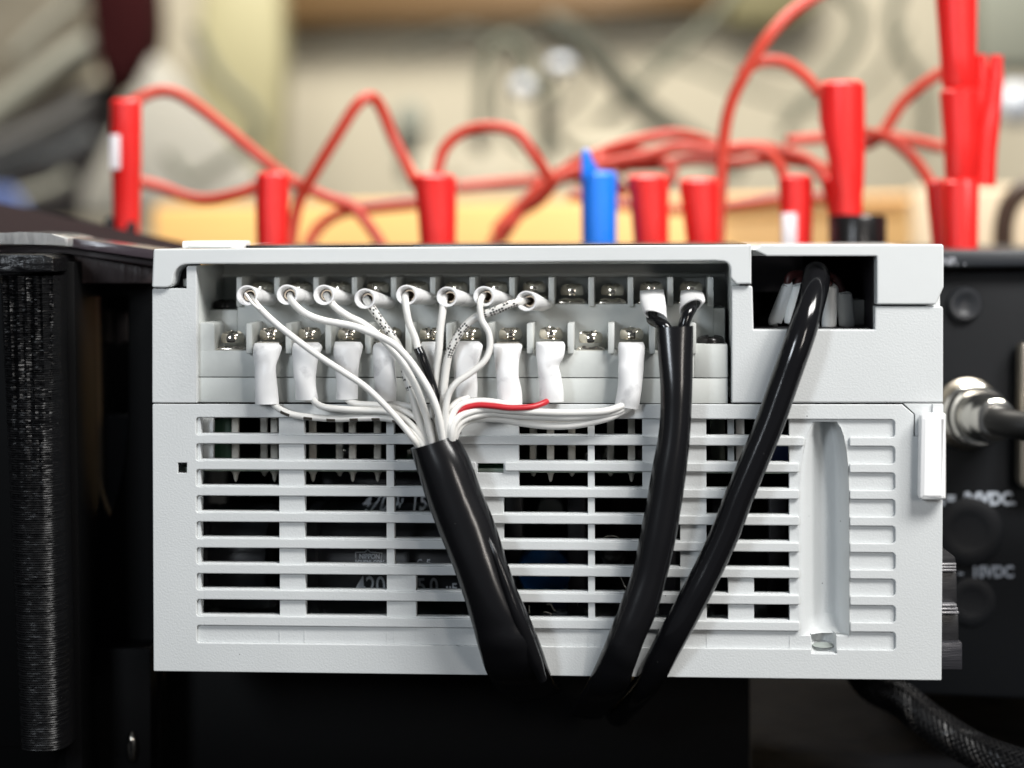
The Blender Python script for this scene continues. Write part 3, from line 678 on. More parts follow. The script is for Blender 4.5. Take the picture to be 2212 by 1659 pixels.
# --- power cable
cc=thing("power_cable","glossy black cable hanging out of the dark square opening at right with white sleeved wires","cable",Wd(1400,1500,-.05))
C_rows=[(1745,640,1790,645),(1745,600,1783,592),(1736,592,1791,598),(1728,625,1788,632),(1711,680,1773,693),(1690,740,1753,757),(1662,818,1727,832),(1632,902,1696,920),(1599,980,1663,1002),(1562,1075,1628,1078),(1540,1131,1601,1153),(1508,1197,1569,1228),(1468,1280,1524,1312),(1414,1382,1478,1392),(1362,1464,1434,1476),(1300,1535,1370,1545)]
cpts=[];cr_=[]
for i,((xa_,ya,xb__,yb),d) in enumerate(zip(C_rows,[.22,.16,.06,.0,-.045,-.06,-.06,-.06,-.06,-.06,-.06,-.06,-.06,-.045,.03,.34])):
    if i in(0,): continue
    cpts.append((Wd(xa_,ya,d)+Wd(xb__,yb,d))/2)
cpts=[Wd(1752,640,.25),Wd(1758,600,.20)]+cpts[1:]
cr_=[.028,.029,.0295]+[.0305]*2+[.031]*(len(cpts)-5)
tube("jacket",cpts,cr_,BLK,cc,24,7)
WSL=mat("white_crimp_sleeve",(.82,.85,.85),.45)
DRW=mat("dark_red_wire",(.05,.012,.012),.45)
for (x0,y0,x1,y1,r,wp) in ((1675,691,1701,626,.0155,[(1701,628,.15),(1705,598,.15),(1730,592,.17),(1752,600,.2)]),(1708,689,1720,626,.0145,[(1720,628,.16),(1728,602,.17),(1752,604,.2)]),(1791,700,1796,628,.0165,[(1794,630,.15),(1789,612,.15),(1775,600,.18),(1760,602,.2)]),(1829,699,1824,640,.0175,[(1822,642,.15),(1812,612,.15),(1795,596,.16),(1770,598,.2)])):
    w_=tube("wire",pth(wp),.009,DRW,cc,10,6)
    pass
    me=tube("lug_sleeve",pth([(x0,y0+6,.14),(x0,y0,.14),(x1,y1,.15),(x1,y1-3,.15)]),[r*.6,r,r,r*.9],WSL,w_,18,5)
# ================================================================== surroundings
BLKP=mat("printed_black_plastic",(.003,.003,.0035),.34,spec=.4,bump=[(.5,.5,7,13,0.30,.006),(3,3,5,9,.55,.010),(5,5,.9,4,.45,.02)])
BLKM=mat("matt_black",(.0025,.0025,.0028),.6,spec=.12,bump=[(1,1,1,80,.1,.002)]); specks(BLKM,60,.03,(.03,.03,.03))
def prism(name,pix,y0,y1,m,parent,bev=.004,world=True):
    "pixel outline at depth y0 (world), extruded straight back to y1"
    pts=[at(a,b,y0) for a,b in pix]; n=len(pts); bm=bmesh.new()
    f=[bm.verts.new(p) for p in pts]; g=[bm.verts.new(p+Vector((0,y1-y0,0))) for p in pts]
    bm.faces.new(f); bm.faces.new(list(reversed(g)))
    for i in range(n): bm.faces.new((f[i],g[i],g[(i+1)%n],f[(i+1)%n]))
    if bev: bmesh.ops.bevel(bm,geom=bm.edges[:],offset=bev,segments=2,affect='EDGES',profile=.5)
    return link(name,bmfin(bm),m,parent,world)
def slab(name,corners,thick,m,parent,bev=.003):
    "four world corners, thickened downwards"
    bm=bmesh.new(); a=[bm.verts.new(c) for c in corners]; b=[bm.verts.new(c-Vector((0,0,thick))) for c in corners]
    n=len(a); bm.faces.new(a); bm.faces.new(list(reversed(b)))
    for i in range(n): bm.faces.new((a[i],b[i],b[(i+1)%n],a[(i+1)%n]))
    if bev: bmesh.ops.bevel(bm,geom=bm.edges[:],offset=bev,segments=2,affect='EDGES')
    return link(name,bmfin(bm),m,parent)
# --- left enclosure
le=thing("black_enclosure","black 3D printed enclosure with clear lid at the left edge, ribbed glossy corner post","enclosure",at(60,1630,.2))
def printed_post():
    "rounded column built up of some 200 uneven print layers"
    rn=random.Random(7); NL,NC=206,30; vs=[];fs=[]; vert=[rn.uniform(-1,1) for _ in range(NC+1)]; ph=[rn.uniform(0,6) for _ in range(6)]
    rows2=[]
    for j in range(NL+1):
        t=j/NL; off=rn.gauss(0,.0009)+(.004 if j in(62,63,133) else 0)
        for sub in ((0,0.0),(.5,.0016),(.9,.0)):
            y=596+(1624-596)*min(1,(j+sub[0])/NL); xl=-14+46*t; xr=117+22*t; up=max(0,1-t*1.9)
            row=[]
            for k in range(NC+1):
                u=-1+2*k/NC
                fx=math.copysign(1-(1-abs(u))**1.5,u) if abs(u)>.55 else u*(1-(.45)**1.5)/.55
                dep=(abs(u)**3.2)*.075
                cr=up*.0042*(math.sin(k*1.9+ph[0]+.05*j)+math.sin(k*.83+ph[1])+.6*vert[k])+ (rn.gauss(0,.0010)*(.4+1.6*up))
                p=at((xl+xr)/2+fx*(xr-xl)/2,y,.10); p=p+Vector((0,dep-sub[1]-off-cr,0)); row.append(p)
            if j==NL and sub[0]>0: break
            rows2.append(row)
    rows2=[[p+Vector((0,.012,0)) for p in rows2[0]]]+rows2+[[p+Vector((0,.2,0)) for p in rows2[-1]]]
    for row in rows2: vs+=[row[0]+Vector((.0,.4,0))]+row+[row[-1]+Vector((0,.4,0))]
    W_=NC+3
    for j in range(len(rows2)-1):
        for k in range(W_-1): a=j*W_+k; fs.append((a,a+W_,a+W_+1,a+1))
    o=link("corner_post",mesh(vs,fs),POST,le,True,True); return o
POST=mat("glossy_black_print",(.003,.003,.0035),.42,spec=.28,bump=[(1,1,1,70,.15,.002)])
printed_post()
prism("post_core",[(-60,600),(100,600),(112,1615),(-25,1615)],.22,.48,BLKM,le,.004)
prism("post_cap",[(-60,549),(92,549),(115,556),(117,588),(-60,592)],.09,.50,BLKP,le,.005)
prism("side_wall",[(125,560),(160,566),(178,1700),(141,1700)],.22,.448,BLKM,le,.003)
hp=[(at(a,b,.45).x,at(a,b,.45).z) for a,b in ((197,640),(276,640),(276,900),(270,985),(255,1065),(235,1122),(214,1060),(199,985),(192,900))]
oo=[(at(a,b,.45).x,at(a,b,.45).z) for a,b in ((120,600),(350,600),(350,1700),(120,1700))]
plate("inner_wall",oo,[hp],.45,.50,BLKM,le,.004,True)
GRB=mat("dim_grey_board",(.05,.054,.065),.6)
prism("inner_board",[(150,898),(330,898),(330,1250),(150,1250)],.72,.74,GRB,le,0)
prism("enclosure_back",[(100,560),(350,600),(350,1750),(100,1750)],.80,.84,BLKM,le,0)
prism("light_shield",[(100,585),(332,592),(332,608),(100,602)],.42,.90,BLKM,le,.002)  # added plate that keeps light from above out of the opening
prism("enclosure_body",[(-80,545),(165,560),(200,700),(200,1700),(-80,1700)],.56,1.15,BLKM,le,.004)
prism("brown_reflection",[(214,672),(240,670),(243,740),(216,742)],.70,.73,mat("reflection_brown",(.06,.045,.04),.6),le,.004)  # brown patches imitating blurred reflections in the opening
prism("brown_reflection",[(246,674),(276,676),(276,735),(248,748)],.70,.73,mat("reflection_brown2",(.05,.04,.04),.6),le,.004)
prism("rim",[(118,548),(140,548),(332,578),(332,612),(180,612),(118,600)],.30,.40,mat("brown_black_print",(.032,.02,.02),.5,bump=[(30,30,2,3,.5,.01)]),le,.003)
prism("lid_gasket",[(-60,529),(115,530),(139,534),(336,561),(336,577),(139,546),(92,546),(-60,547)],.26,.40,mat("dark_gasket",(.03,.02,.022),.5),le,.003)
ACR=mat("clear_acrylic",(.55,.56,.56),.08,bump=[(6,1,1,5,.6,.02)],trans=.55)
ACP=mat("tinted_acrylic_edge",(.055,.042,.05),.22,bump=[(3,1,30,5,.2,.006)],var=.3,varscale=3)
prism("lid_corner",[(-60,505),(10,503),(46,501),(90,503),(111,505),(147,513),(147,533.5),(115,529),(-60,528)],.17,.45,ACR,le,.004)
prism("lid_edge",[(147.5,513),(336,539.5),(336,560.5),(147.5,534)],.22,.45,ACP,le,.002)
LIDM=mat("dark_lid_surface",(.019,.0125,.014),.9,spec=.04,bump=[(1,1,1,120,.1,.002)]); specks(LIDM,50,.04,(.4,.4,.4))
bm=bmesh.new()
cs_=[at(-80,512,.46),at(400,552,.46),at(400,524,1.1),at(300,503,1.1),at(150,470,1.1),at(-80,421,1.1)]
lo=[c-Vector((0,0,.02)) for c in cs_]
va=[bm.verts.new(c) for c in cs_]; vb_=[bm.verts.new(c) for c in lo]; bm.faces.new(va); bm.faces.new(list(reversed(vb_)))
for i in range(6): bm.faces.new((va[i],vb_[i],vb_[(i+1)%6],va[(i+1)%6]))
link("lid",bmfin(bm),LIDM,le)
for px,py in ((237,478),(284,487)):
    p=at(px,py,1.15); me=lathe_mesh([(.012,-.04),(.014,.0),(.012,.008),(.004,.012)],14,p); link("lid_screw",me,BSCREW,le)
# chrome screw low on the left
ls=thing("panel_screw","small oval shiny screw head low on the black panel at bottom left","screw",at(285,1615,.35))
prism("screw_base",[(250,1500),(320,1500),(320,1700),(250,1700)],.36,.5,BLKM,ls,0)
bpy.data.objects.remove(bpy.data.objects["screw_base"])
me=lathe_mesh([(.001,-.010),(.022,-.009),(.034,-.004),(.038,.003)],24,Vector((0,0,0)),'Y')
for v in me.vertices: v.co.x*=.33
o=link("screw_head",me,METAL,ls,False); 
box("screw_slot",-.004,.004,-.0125,-.008,-.02,.02,BSCREW,ls,0,False)
# --- black bracket below the controller
br=thing("mounting_bracket","plain black mounting block under the controller, in deep shade","bracket",at(980,1640,.2))
prism("bracket_body",[(330,1440),(1620,1458),(1620,1760),(330,1760)],.55,.9,BLKM,br,.004)
prism("bracket_side",[(178,1400),(326,1400),(326,1760),(178,1760)],.36,.9,BLKM,br,.004)
# --- DIN rail
dr=thing("mounting_rail","short end of dark metal mounting rail sticking out at the controller's lower right","rail",at(2050,1447,.3))
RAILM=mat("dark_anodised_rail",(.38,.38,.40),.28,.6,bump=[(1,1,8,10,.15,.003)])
RAILD=mat("rail_black",(.02,.02,.022),.4,bump=[(1,1,6,20,.2,.003)])  # black of the rail parts between the bright ridges
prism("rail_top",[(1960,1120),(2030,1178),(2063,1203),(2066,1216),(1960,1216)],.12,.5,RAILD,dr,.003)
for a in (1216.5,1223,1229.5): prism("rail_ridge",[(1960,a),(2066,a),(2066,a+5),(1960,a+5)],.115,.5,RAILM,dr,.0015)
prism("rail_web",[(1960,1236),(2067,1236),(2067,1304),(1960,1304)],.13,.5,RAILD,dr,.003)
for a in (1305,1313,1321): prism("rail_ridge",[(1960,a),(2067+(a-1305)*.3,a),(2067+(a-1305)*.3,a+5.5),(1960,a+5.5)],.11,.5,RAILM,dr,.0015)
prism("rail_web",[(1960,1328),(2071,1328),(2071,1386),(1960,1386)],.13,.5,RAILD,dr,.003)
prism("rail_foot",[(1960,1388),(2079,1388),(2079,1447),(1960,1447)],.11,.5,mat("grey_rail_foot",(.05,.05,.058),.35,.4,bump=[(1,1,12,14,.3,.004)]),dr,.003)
# --- right instrument box
YB=.62
rbx=thing("instrument_box","dark blue-grey instrument box with white lettering and a metal cable connector, behind at right","instrument",at(2150,1500,YB))
PAN=mat("dark_blue_grey_panel",(.0035,.0045,.0062),.6,spec=.25,bump=[(1,1,1,60,.1,.003)])
prism("front_panel",[(1960,590),(2450,584),(2450,1520),(1960,1500)],YB,YB+1.2,PAN,rbx,.01)
prism("top_bezel",[(1960,541),(2450,538),(2450,575),(1960,578)],YB-.05,YB+1.2,mat("bezel_grey",(.022,.025,.03),.45),rbx,.012)
prism("bezel_shadow_gap",[(1960,578),(2450,576),(2450,592),(1960,592)],YB+.03,YB+.5,DARKIN,rbx,0)
WHT=mat("white_lettering",(.50,.55,.62),.6)
def paneltext(body,px,py,hpx,m=WHT,sx=1.0,bold=.001,y=YB-.004):
    me=textmesh(body,hpx/1000*(y+D)/D*1.4,0,sx,bold); p=at(px,py,y)
    for v in me.vertices: v.co=Vector((p.x+v.co.x,y,p.z+v.co.y))
    link("lettering",me,m,rbx,True,False)
paneltext("A",2014,1090,27,bold=.0022); paneltext("=",2044,1088,24,bold=.002); paneltext("24VDC.",2083,1090,27,sx=.90,bold=.002)
paneltext("-",2070,1247,25,mat("dim_lettering2",(.24,.27,.32),.6)); paneltext("10VDC",2098,1247,25,mat("dim_lettering",(.24,.27,.32),.6),.86,.0014)
paneltext("INP.  .",2030,572,16,mat("bezel_lettering",(.30,.31,.34),.6),1.0,.001,YB-.054)
def button(px,py,r,m,parent,dep=.03,hole=.35):
    p=at(px,py,YB); prof=[(r,0.001),(r,-dep*.7),(r*.88,-dep),(r*.6,-dep),(r*.5,-dep*.85),(hole*r*.5,-dep*.8),(.001,-dep*.8)]
    link("button",lathe_mesh(prof,28,p,'Y'),m,parent)
BTN=mat("dark_button",(.004,.005,.007),.5,spec=.3)
button(2082,657,.042,mat("panel_screw_black",(.018,.02,.024),.4),rbx,.02,.2); button(2092,1148,.085,BTN,rbx,.01,.9); button(2098,1300,.06,BTN,rbx,.006,.9)
# silver connector
CHR=mat("satin_chrome",(.86,.84,.78),.16,1.0)
p=at(2085,893,YB); ax=Vector((.10,-1,.02)).normalized()
def cone(name,secl,m,parent,n=32):
    a=ax.cross(Vector((0,0,1))).normalized(); b=ax.cross(a).normalized()
    secs=[(p+ax*h,a*r,b*r) for h,r in secl]; return rings(name,secs,m,parent,n)
cone("connector_flange",[(0,.088),(.02,.088),(.025,.080)],mat("brown_nickel",(.30,.27,.22),.3,1.0),rbx)
cone("connector_nut",[(.02,.078),(.06,.078),(.065,.066),(.07,.066),(.075,.074),(.11,.074),(.115,.068)],CHR,rbx)
cone("connector_shell",[(.11,.060),(.17,.060),(.18,.056),(.19,.056),(.225,.050),(.23,.040)],CHR,rbx)
q=p+ax*.225
rc=thing("connector_cable","black cable leaving the silver connector towards the right edge","cable",q)
tube("cable_jacket",[q-ax*.03,q+ax*.01,q+Vector((.025,-.055,-.004)),q+Vector((.07,-.075,-.010)),q+Vector((.16,-.08,-.016)),q+Vector((.5,-.08,-.03))],.034,mat("matt_cable_black",(.003,.003,.003),.5,spec=.3),rc,18,6)
ew=thing("edge_socket","pale metal rounded socket plate cut off by the right edge","socket",at(2230,1050,YB))
prism("socket_plate",[(2205,748),(2208,742),(2300,742),(2300,1056),(2212,1056),(2203,1040)],YB-.06,YB-.01,mat("warm_metal",(.36,.33,.28),.35,.7),ew,.008)
# --- desk and braided cable
DESK=mat("dark_desk",(.0012,.0013,.0016),.9,spec=.08,bump=[(1,1,1,6,.4,.05)],var=.5,varscale=5)
zd=at(1900,1500,1.6).z
bm=bmesh.new()
for x,y in ((-14,-2.6),(14,-2.6),(14,16),(-14,16)): bm.verts.new((x,y,zd-.35))
bm.verts.ensure_lookup_table(); bm.faces.new(bm.verts)
tag(link("desk_surface",bmfin(bm),DESK,None),"dark grey desk surface in shade under the controller",None,None,"structure")
dm=thing("grey_cloth","dark grey folded mat lying on the desk at bottom right","mat",at(1950,1560,.75))
slab("mat_sheet",[at(1622,1760,.35),at(2500,1760,.35),at(2500,1505,1.3),at(1622,1470,1.3)],.02,mat("charcoal_mat",(.0045,.0048,.006),.9,spec=.1,bump=[(1,1,1,9,.6,.03),(1,1,1,60,.3,.004)],var=.45,varscale=5),dm,.004)
bc=thing("braided_cable","black braided sleeve cable curving out at the bottom right corner","cable",at(2100,1600,.3))
bp=[at(1850,1430,.55),at(1885,1478,.52),at(1945,1510,.48),at(2010,1560,.42),at(2100,1618,.35),at(2180,1650,.30),at(2290,1680,.25)]
BR=.040
tube("cable_core",bp,BR*.9,mat("core_black",(.004,.004,.004),.6),bc,16,6)
path=cat(bp,26); fr=frames(path)
STR=mat("braid_strand",(.004,.004,.0045),.36,spec=.35)
tot=len(path)
def strand(phase,dirn,off):
    pts=[]
    acc=0
    for i,(c,a,b) in enumerate(fr):
        if i: acc+=(path[i]-path[i-1]).length
        t=phase+dirn*acc*26; rr=BR*(.97+.03*math.sin(acc*26*8+off)); pts.append(c+(a*math.cos(t)+b*math.sin(t))*rr)
    secs=[]
    for i,(q_,s,u) in enumerate(frames(pts)): secs.append((q_,s*.0042,u*.0042))
    return secs
for k in range(16):
    for dirn in (-1,1):
        rings("braid_strand",strand(2*math.pi*k/16,dirn,k*math.pi if dirn>0 else (k+.5)*math.pi),STR,bc,5,(False,False))
# ================================================================== background: test plugs and wires
RED=mat("red_plug_plastic",(.80,.018,.016),.38,bump=[(1,1,1,14,.1,.01)])
REDL=mat("red_lead",(.54,.05,.025),.4)
def plug(pix,y,label,parts=None,m=RED,ratio=1.0,name="test_plug",cat_="plug",group="red test plugs behind the controller"):
    "pix: (xl,xr,y) rows top to bottom at depth y"
    base=at((pix[-1][0]+pix[-1][1])/2,pix[-1][2],y); t=thing(name,label,cat_,base,group)
    secs=[]
    for (a,b,py) in pix:
        A_,B_=at(a,py,y),at(b,py,y); c=(A_+B_)/2; h=(B_-A_)/2; secs.append((c,h,Vector((0,1,0))*h.length*ratio))
    f=secs[0]; secs=[(f[0]+Vector((0,0,.012)),f[1]*.35,f[2]*.35),(f[0]+Vector((0,0,.010)),f[1]*.8,f[2]*.8)]+secs
    rings("barrel",secs,m,t,10); return t
def pwin(parent,a,b,c,d,y,m):
    prism("white_label",[(a,c),(b,c),(b,d),(a,d)],y-.01,y+.02,m,parent,.004)
WL=mat("white_label_plastic",(.80,.76,.78),.5)
y1=1.18; rr_=lambda px:px/1000*(y1+D)/D/2
t=plug([(237,306,222),(237,306,362),(241,305,366),(244,303,500),(246,300,660)],y1,"tall red plug farthest left with a white side label"); pwin(t,236,259,290,366,y1-rr_(60),WL)
t=plug([(553,626,380),(552,625,440),(554,624,540),(556,622,660)],y1,"short plain red plug second from the left, near the left end of the controller")
t=plug([(890,985,384),(894,986,396),(903,986,470),(908,985,535),(912,980,660)],y1,"wide red plug with a tapered left side, left of the middle")
t=plug([(1256,1334,378),(1256,1333,450),(1257,1332,540),(1258,1330,660)],y1,"bright blue plug with a pointed fin, right of the middle",m=mat("blue_plug_plastic",(.005,.20,.85),.35),group="plugs behind the controller")
prism("fin",[(1256,330),(1262,318),(1276,326),(1281,360),(1300,384),(1256,392)],y1-.03,y1+.03,bpy.data.materials["blue_plug_plastic"],t,.01)
t=plug([(1352,1444,386),(1360,1445,420),(1370,1445,535),(1374,1440,660)],y1,"red plug just right of the blue one, leaning slightly")
t=plug([(1466,1556,394),(1474,1556,450),(1484,1555,535),(1488,1552,660)],y1,"red plug second to the right of the blue one")
t=plug([(1682,1756,386),(1684,1756,450),(1690,1754,535),(1694,1752,660)],y1,"narrow red plug with a white window near its base"); pwin(t,1690,1722,460,530,y1-rr_(60),WL)
t=plug([(1772,1830,388),(1784,1836,440),(1806,1850,540),(1810,1850,660)],y1+.12,"slanting red plug half hidden behind the big one on a black base")
t=plug([(1770,1868,184),(1770,1869,260),(1790,1868,350),(1796,1866,410),(1798,1864,415),(1800,1864,470)],y1-.1,"tall thick red plug standing on a black base")
p=at(1852,540,y1-.1); link("black_base",lathe_mesh([(.075,-.1),(.078,.0),(.078,.085),(.074,.094),(.05,.096)],24,p),BSCREW,t)
t=plug([(2016,2112,-60),(2030,2110,120),(2034,2112,184),(2040,2109,190),(2030,2117,200),(2038,2114,300),(2041,2112,380),(2044,2108,386),(2034,2115,396),(2036,2112,560),(2040,2108,660)],y1-.15,"tallest red plug stack at the right, rising out of the picture")
tube("side_prong",[at(2118,400,y1-.1),at(2126,300,y1-.1),at(2146,200,y1-.1),at(2152,120,y1-.1)],[.04,.038,.025,.018],RED,t,12,6)
tube("side_prong",[at(2100,250,y1-.1),at(2118,190,y1-.1),at(2118,118,y1-.1)],[.03,.022,.015],RED,t,12,6)
t=plug([(1999,2060,396),(2004,2060,450),(2014,2060,540),(2018,2060,660)],y1-.02,"short dark red plug at the left foot of the tallest plug stack")
leads=[("red lead arching from the leftmost plug down to the right",[(285,222),(330,200),(375,200),(430,232),(500,288),(560,338),(620,385),(700,425),(770,455),(840,560),(860,660)],1.55),
("red lead sagging between the two leftmost plugs",[(300,392),(350,405),(400,425),(450,432),(520,418),(570,395)],1.6),
("red lead bent to a sharp peak left of the middle",[(618,640),(632,500),(648,430),(680,372),(730,290),(770,228),(800,210),(822,232),(850,300),(880,360),(900,400)],1.5),
("red lead making a round arch right of the wide plug",[(940,392),(958,325),(1000,286),(1055,274),(1112,286),(1150,330),(1190,390)],1.5),
("red lead rising out of the tangle behind the blue plug",[(1080,520),(1140,435),(1200,380),(1262,345),(1330,318),(1400,298),(1460,290),(1520,302),(1570,328)],1.7),
("second red lead running under the first behind the blue plug",[(1100,490),(1160,410),(1240,372),(1320,352),(1400,336),(1470,318),(1560,326),(1640,318),(1700,330),(1750,350),(1800,410)],1.6),
("red lead swinging from the red plug tangle up out of the picture",[(1545,640),(1556,440),(1562,310),(1580,220),(1620,140),(1655,85),(1700,35),(1745,2),(1800,-30)],1.35),
("red lead curving over into the top of the thick plug",[(1600,160),(1640,134),(1690,134),(1735,162),(1775,205)],1.45),
("short red lead bending down into the plug with the white window",[(1560,322),(1620,318),(1660,332),(1685,362),(1700,400)],1.5),
("red lead climbing from the thick plug to the tallest plug",[(1870,315),(1905,290),(1945,228),(1985,190),(2035,155)],1.6),
("red lead dropping to the dark red plug at right",[(1865,288),(1915,298),(1960,330),(1990,365),(2012,400)],1.55),
("faint red lead running level to the tallest plug",[(1700,305),(1780,298),(1880,292),(1960,302),(2040,320)],1.75),
("red lead lying low over the yellow board at left",[(660,540),(690,490),(740,458),(820,448),(900,440),(960,430)],1.8),
("red lead looping behind the two plugs right of the blue one",[(1440,400),(1452,372),(1420,344),(1350,326),(1290,340),(1320,380),(1350,420)],1.7),
("thin red lead running level just above the two short plugs beside the blue one",[(1330,360),(1420,356),(1500,345),(1580,352),(1660,345),(1740,352),(1800,372)],1.75),
("red lead rising steeply behind the left end of the tangle",[(1070,500),(1110,455),(1180,400),(1215,372),(1250,365),(1262,400)],1.9),
("red lead hanging low across the right part of the yellow board",[(1230,420),(1330,440),(1450,452),(1580,445),(1700,430),(1800,428)],2.1),
("red lead running flat from the wide plug to the blue plug",[(985,405),(1060,398),(1130,392),(1200,386),(1270,380)],2.0),
("dark red lead crossing low behind the blue plug",[(1060,530),(1110,470),(1170,430),(1210,380),(1260,345),(1330,350),(1350,370)],1.85)]
for lab,pp,y in leads:
    mid=pp[len(pp)//2]; t=thing("test_lead",lab,"wire",at(mid[0],mid[1],y),"red test leads behind the controller")
    tube("insulation",[at(a,b,y-.08+.03*math.sin(i)) for i,(a,b) in enumerate(pp)],.0175,REDL,t,10,7)
# yellow board
YBM=mat("yellow_wood_board",(.95,.54,.19),.5,bump=[(1,1,9,4,.1,.02)],var=.12,varscale=2)
yb=thing("wooden_board","yellow wooden board standing behind the plugs","board",at(1150,600,4.7))
prism("board_panel",[(330,444),(1980,420),(1980,900),(330,900)],4.6,4.9,YBM,yb,.02)
prism("board_edge",[(1560,436),(1700,432),(1980,428),(1980,441),(1700,446),(1560,452)],4.5,4.59,mat("brown_edge_strip",(.45,.24,.12),.6),yb,.004)
yb2=thing("pale_wood_panel","pale cream wood panel low behind the tallest plug at right","board",at(2080,600,3.6))
prism("board_panel",[(1975,405),(2300,400),(2300,900),(1975,900)],3.5,3.6,mat("cream_wood",(.78,.62,.42),.5,var=.08,varscale=2),yb2,.02)
hd=thing("brown_handle","dark brown curved handle at the right edge above the instrument box","handle",at(2200,520,2.0))
tube("handle_bar",[at(2168,560,2.0),at(2168,490,2.0),at(2182,440,2.0),at(2215,408,2.0),at(2270,400,2.0)],.032,mat("dark_brown_plastic",(.045,.02,.008),.4),hd,14,6)
# back wall
WALL=mat("beige_partition",(.39,.355,.275),.8,bump=[(1,1,1,2,.1,.1)],var=.10,varscale=.5)
bm=bmesh.new()
for x,z in ((-9,-3),(9,-3),(9,7),(-9,7)): bm.verts.new((x,9.5,z))
bm.verts.ensure_lookup_table(); bm.faces.new(bm.verts)
tag(link("back_wall",bmfin(bm),WALL,None),"plain beige wall far behind, out of focus",None,None,"structure")
def far(name,lab,cat_,pix,y,th,m,part="body",bev=.05):
    cx=sum(a for a,b in pix)/len(pix); lo_=max(b for a,b in pix); t=thing(name,lab,cat_,at(cx,lo_,y)); prism(part,pix,y,y+th,m,t,bev); return t
far("wooden_shelf","blurred brown shelf edge along the top of the picture","shelf",[(590,-200),(1560,-200),(1560,20),(1300,26),(900,40),(600,62)],9.2,.12,mat("brown_shelf",(.12,.068,.024),.6))
far("wooden_shelf","blurred olive shelf end at the top right of the brown shelf","shelf",[(1565,-200),(1790,-200),(1770,10),(1700,55),(1565,50)],9.2,.12,mat("olive_shelf",(.15,.135,.065),.6))
far("yellow_post","pale yellow post rising beside the dark red garment","post",[(440,-200),(600,-200),(606,130),(600,420),(560,420),(470,300),(420,200)],8.0,.5,mat("pale_yellow_paint",(.32,.295,.17),.6))
far("cream_board","cream white low panel behind the arching red wires","panel",[(880,345),(1000,318),(1180,300),(1400,300),(1420,450),(860,450)],7.4,.3,mat("cream_panel",(.50,.46,.36),.6))
far("pale_board","light grey sloping board at the left behind the yellow board","board",[(170,420),(330,110),(430,230),(560,380),(560,470),(170,470)],7.0,.2,mat("light_grey_board",(.29,.28,.245),.6))
GC=mat("grey_hose",(.042,.044,.03),.6); GC2=mat("pale_grey_hose",(.095,.10,.07),.6)
hoses=[("grey hose bending in an upright hook left of the middle",[(1040,330),(1042,230),(1050,130),(1085,85),(1130,110),(1150,170),(1190,230)],6.6,.048,GC2),
("thick grey hose running diagonally down to the right",[(1180,40),(1250,85),(1330,170),(1400,240),(1500,310),(1600,370)],6.6,.085,GC),
("grey hose crossing the diagonal one towards the upper right",[(1300,260),(1380,190),(1450,120),(1530,50),(1600,-40)],6.9,.045,GC2),
("grey hose curling round at the top right, left of the tall plug",[(1790,-40),(1850,20),(1850,80),(1815,140),(1770,190),(1720,240),(1690,290)],6.3,.045,GC2),
("pale grey hose sloping beside the tallest plug",[(1950,-40),(1925,50),(1950,120),(1990,180),(2000,270),(1980,330)],6.6,.045,GC2),
("short upright grey hose right of the hook",[(1170,380),(1180,300),(1180,220),(1200,160)],6.8,.06,GC2),
("thin grey hose sagging at the left behind the red lead",[(420,60),(470,160),(540,230),(560,290),(500,340),(410,385),(360,330)],6.4,.04,GC2),
("thin dark grey wire looping high between the brown shelf and the round red arch",[(860,120),(930,90),(1010,60),(1090,100),(1160,60),(1230,110),(1260,190),(1200,250)],6.8,.026,GC),
("thin dark wire hanging beside the upright hook",[(1095,60),(1110,140),(1080,210),(1100,290),(1140,330)],6.7,.024,GC),
("thin dark wire crossing the top right background behind the arching lead",[(1400,120),(1500,150),(1620,200),(1760,230),(1880,180),(1960,60)],7.2,.024,GC2),
("low grey hose curving over the low cream panel",[(1180,270),(1240,330),(1330,330),(1400,290)],6.9,.04,GC2)]
for lab,pp,y,r,m in hoses:
    t=thing("grey_hose",lab,"hose",at(pp[0][0],pp[0][1],y),"blurred grey hoses in the background"); tube("hose_wall",[at(a,b,y) for a,b in pp],r*.74,m,t,12,6)
def blob(name,lab,cat_,px,py,y,rx,rz,m):
    t=thing(name,lab,cat_,at(px,py,y)); me=lathe_mesh([(.001,-rz),(rx*.5,-rz*.9),(rx*.85,-rz*.55),(rx,0),(rx*.85,rz*.55),(rx*.5,rz*.9),(.001,rz)],18,Vector((0,0,0))); link("body",me,m,t,False)
WB=mat("bluish_white_plastic",(.50,.54,.60),.3)
blob("white_fitting","bluish white round fitting between the grey hoses, lower of two","fitting",1130,190,6.3,.06,.06,WB)
blob("white_fitting","bluish white round fitting between the grey hoses, upper of two","fitting",1212,142,6.3,.07,.05,WB)
blob("white_fitting","large pale blue fitting at the upper right edge of the picture","fitting",2195,225,6.0,.11,.11,WB)
DK=mat("dark_hole_rubber",(.02,.015,.01),.6)
blob("hose_plug","small black cap hanging from the short grey hose","cap",1184,250,6.1,.04,.04,DK)
blob("hose_plug","small black cap under the top of the round red arch","cap",1033,305,6.1,.04,.05,DK)
blob("grey_green_clamp","blurred grey green clamp left of the round red arch","clamp",885,280,6.5,.09,.16,mat("grey_green",(.16,.17,.14),.6))
blob("grey_green_clamp","small dark clamp beside the wide red plug, half hidden","clamp",880,360,6.2,.05,.07,mat("dark_green_grey",(.08,.08,.06),.6))
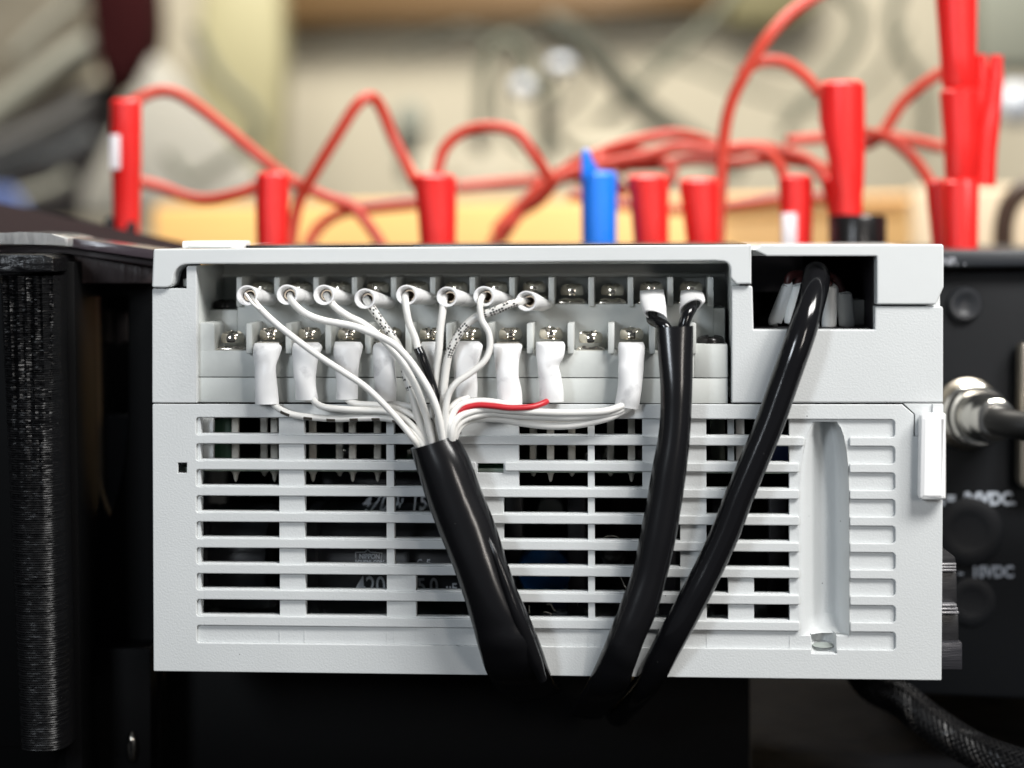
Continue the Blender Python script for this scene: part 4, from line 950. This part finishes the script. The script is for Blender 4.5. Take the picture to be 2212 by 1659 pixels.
# left garment shapes
MR=mat("maroon_cloth",(.018,.002,.0025),.9,spec=.1); DG=mat("dark_grey_cloth",(.045,.04,.04),.8,bump=[(1,1,1,3,.5,.1)],var=.6,varscale=1.2)
far("maroon_garment","dark maroon cloth hanging at the upper left","garment",[(175,-200),(320,-200),(338,60),(325,130),(280,180),(240,205),(215,180),(200,90),(185,30)],7.2,.4,MR,"cloth",.08)
far("dark_bag","dark grey bag leaning at the left edge behind the enclosure","bag",[(-150,340),(40,260),(190,170),(250,170),(262,215),(215,320),(180,440),(160,480),(-150,480)],7.6,.3,DG,"bag_cloth",.08)
far("olive_bag","olive brown cloth bag behind the dark bag at the upper left","bag",[(-150,-200),(180,-200),(200,120),(120,200),(-150,330)],8.0,.4,mat("olive_cloth",(.13,.115,.085),.8,bump=[(1,1,1,3,.5,.1)],var=.5,varscale=1.5),"bag_cloth",.08)
GT=mat("pale_grey_strap",(.24,.24,.20),.6)
for lab,pp,y,r,m in (("broad dim grey strap across the middle of the dark bag",[(-60,400),(40,345),(120,330),(200,290)],7.3,.06,mat("dim_strap",(.085,.09,.095),.5)),("narrow pale strap hugging the maroon cloth at left",[(30,120),(90,60),(150,10),(190,-40)],7.4,.035,GT),("pale grey strap slanting across the upper left corner",[(-40,260),(40,200),(130,130),(200,90)],7.3,.066,GT),("lower grey strap slanting across the dark bag at left",[(-40,330),(50,290),(120,260),(190,215)],7.2,.036,mat("mid_grey_strap",(.12,.12,.115),.6)),("small pale strap low on the dark bag",[(-20,440),(40,425),(110,405),(150,380)],7.1,.034,GT)):
    t=thing("strap",lab,"strap",at(pp[0][0],pp[0][1],y)); tube("webbing",[at(a,b,y) for a,b in pp],r,m,t,12,6)
far("blue_cloth","small patch of blue cloth at the left edge","cloth",[(-80,402),(20,402),(40,430),(60,470),(-80,470)],5.4,.1,mat("blue_cloth",(.06,.09,.22),.7),"cloth",.02)
far("grey_cabinet","blurred grey green cabinet side at the upper right corner","cabinet",[(2110,-200),(2400,-200),(2400,150),(2112,150)],6.6,.5,mat("grey_green_paint",(.20,.21,.17),.6))
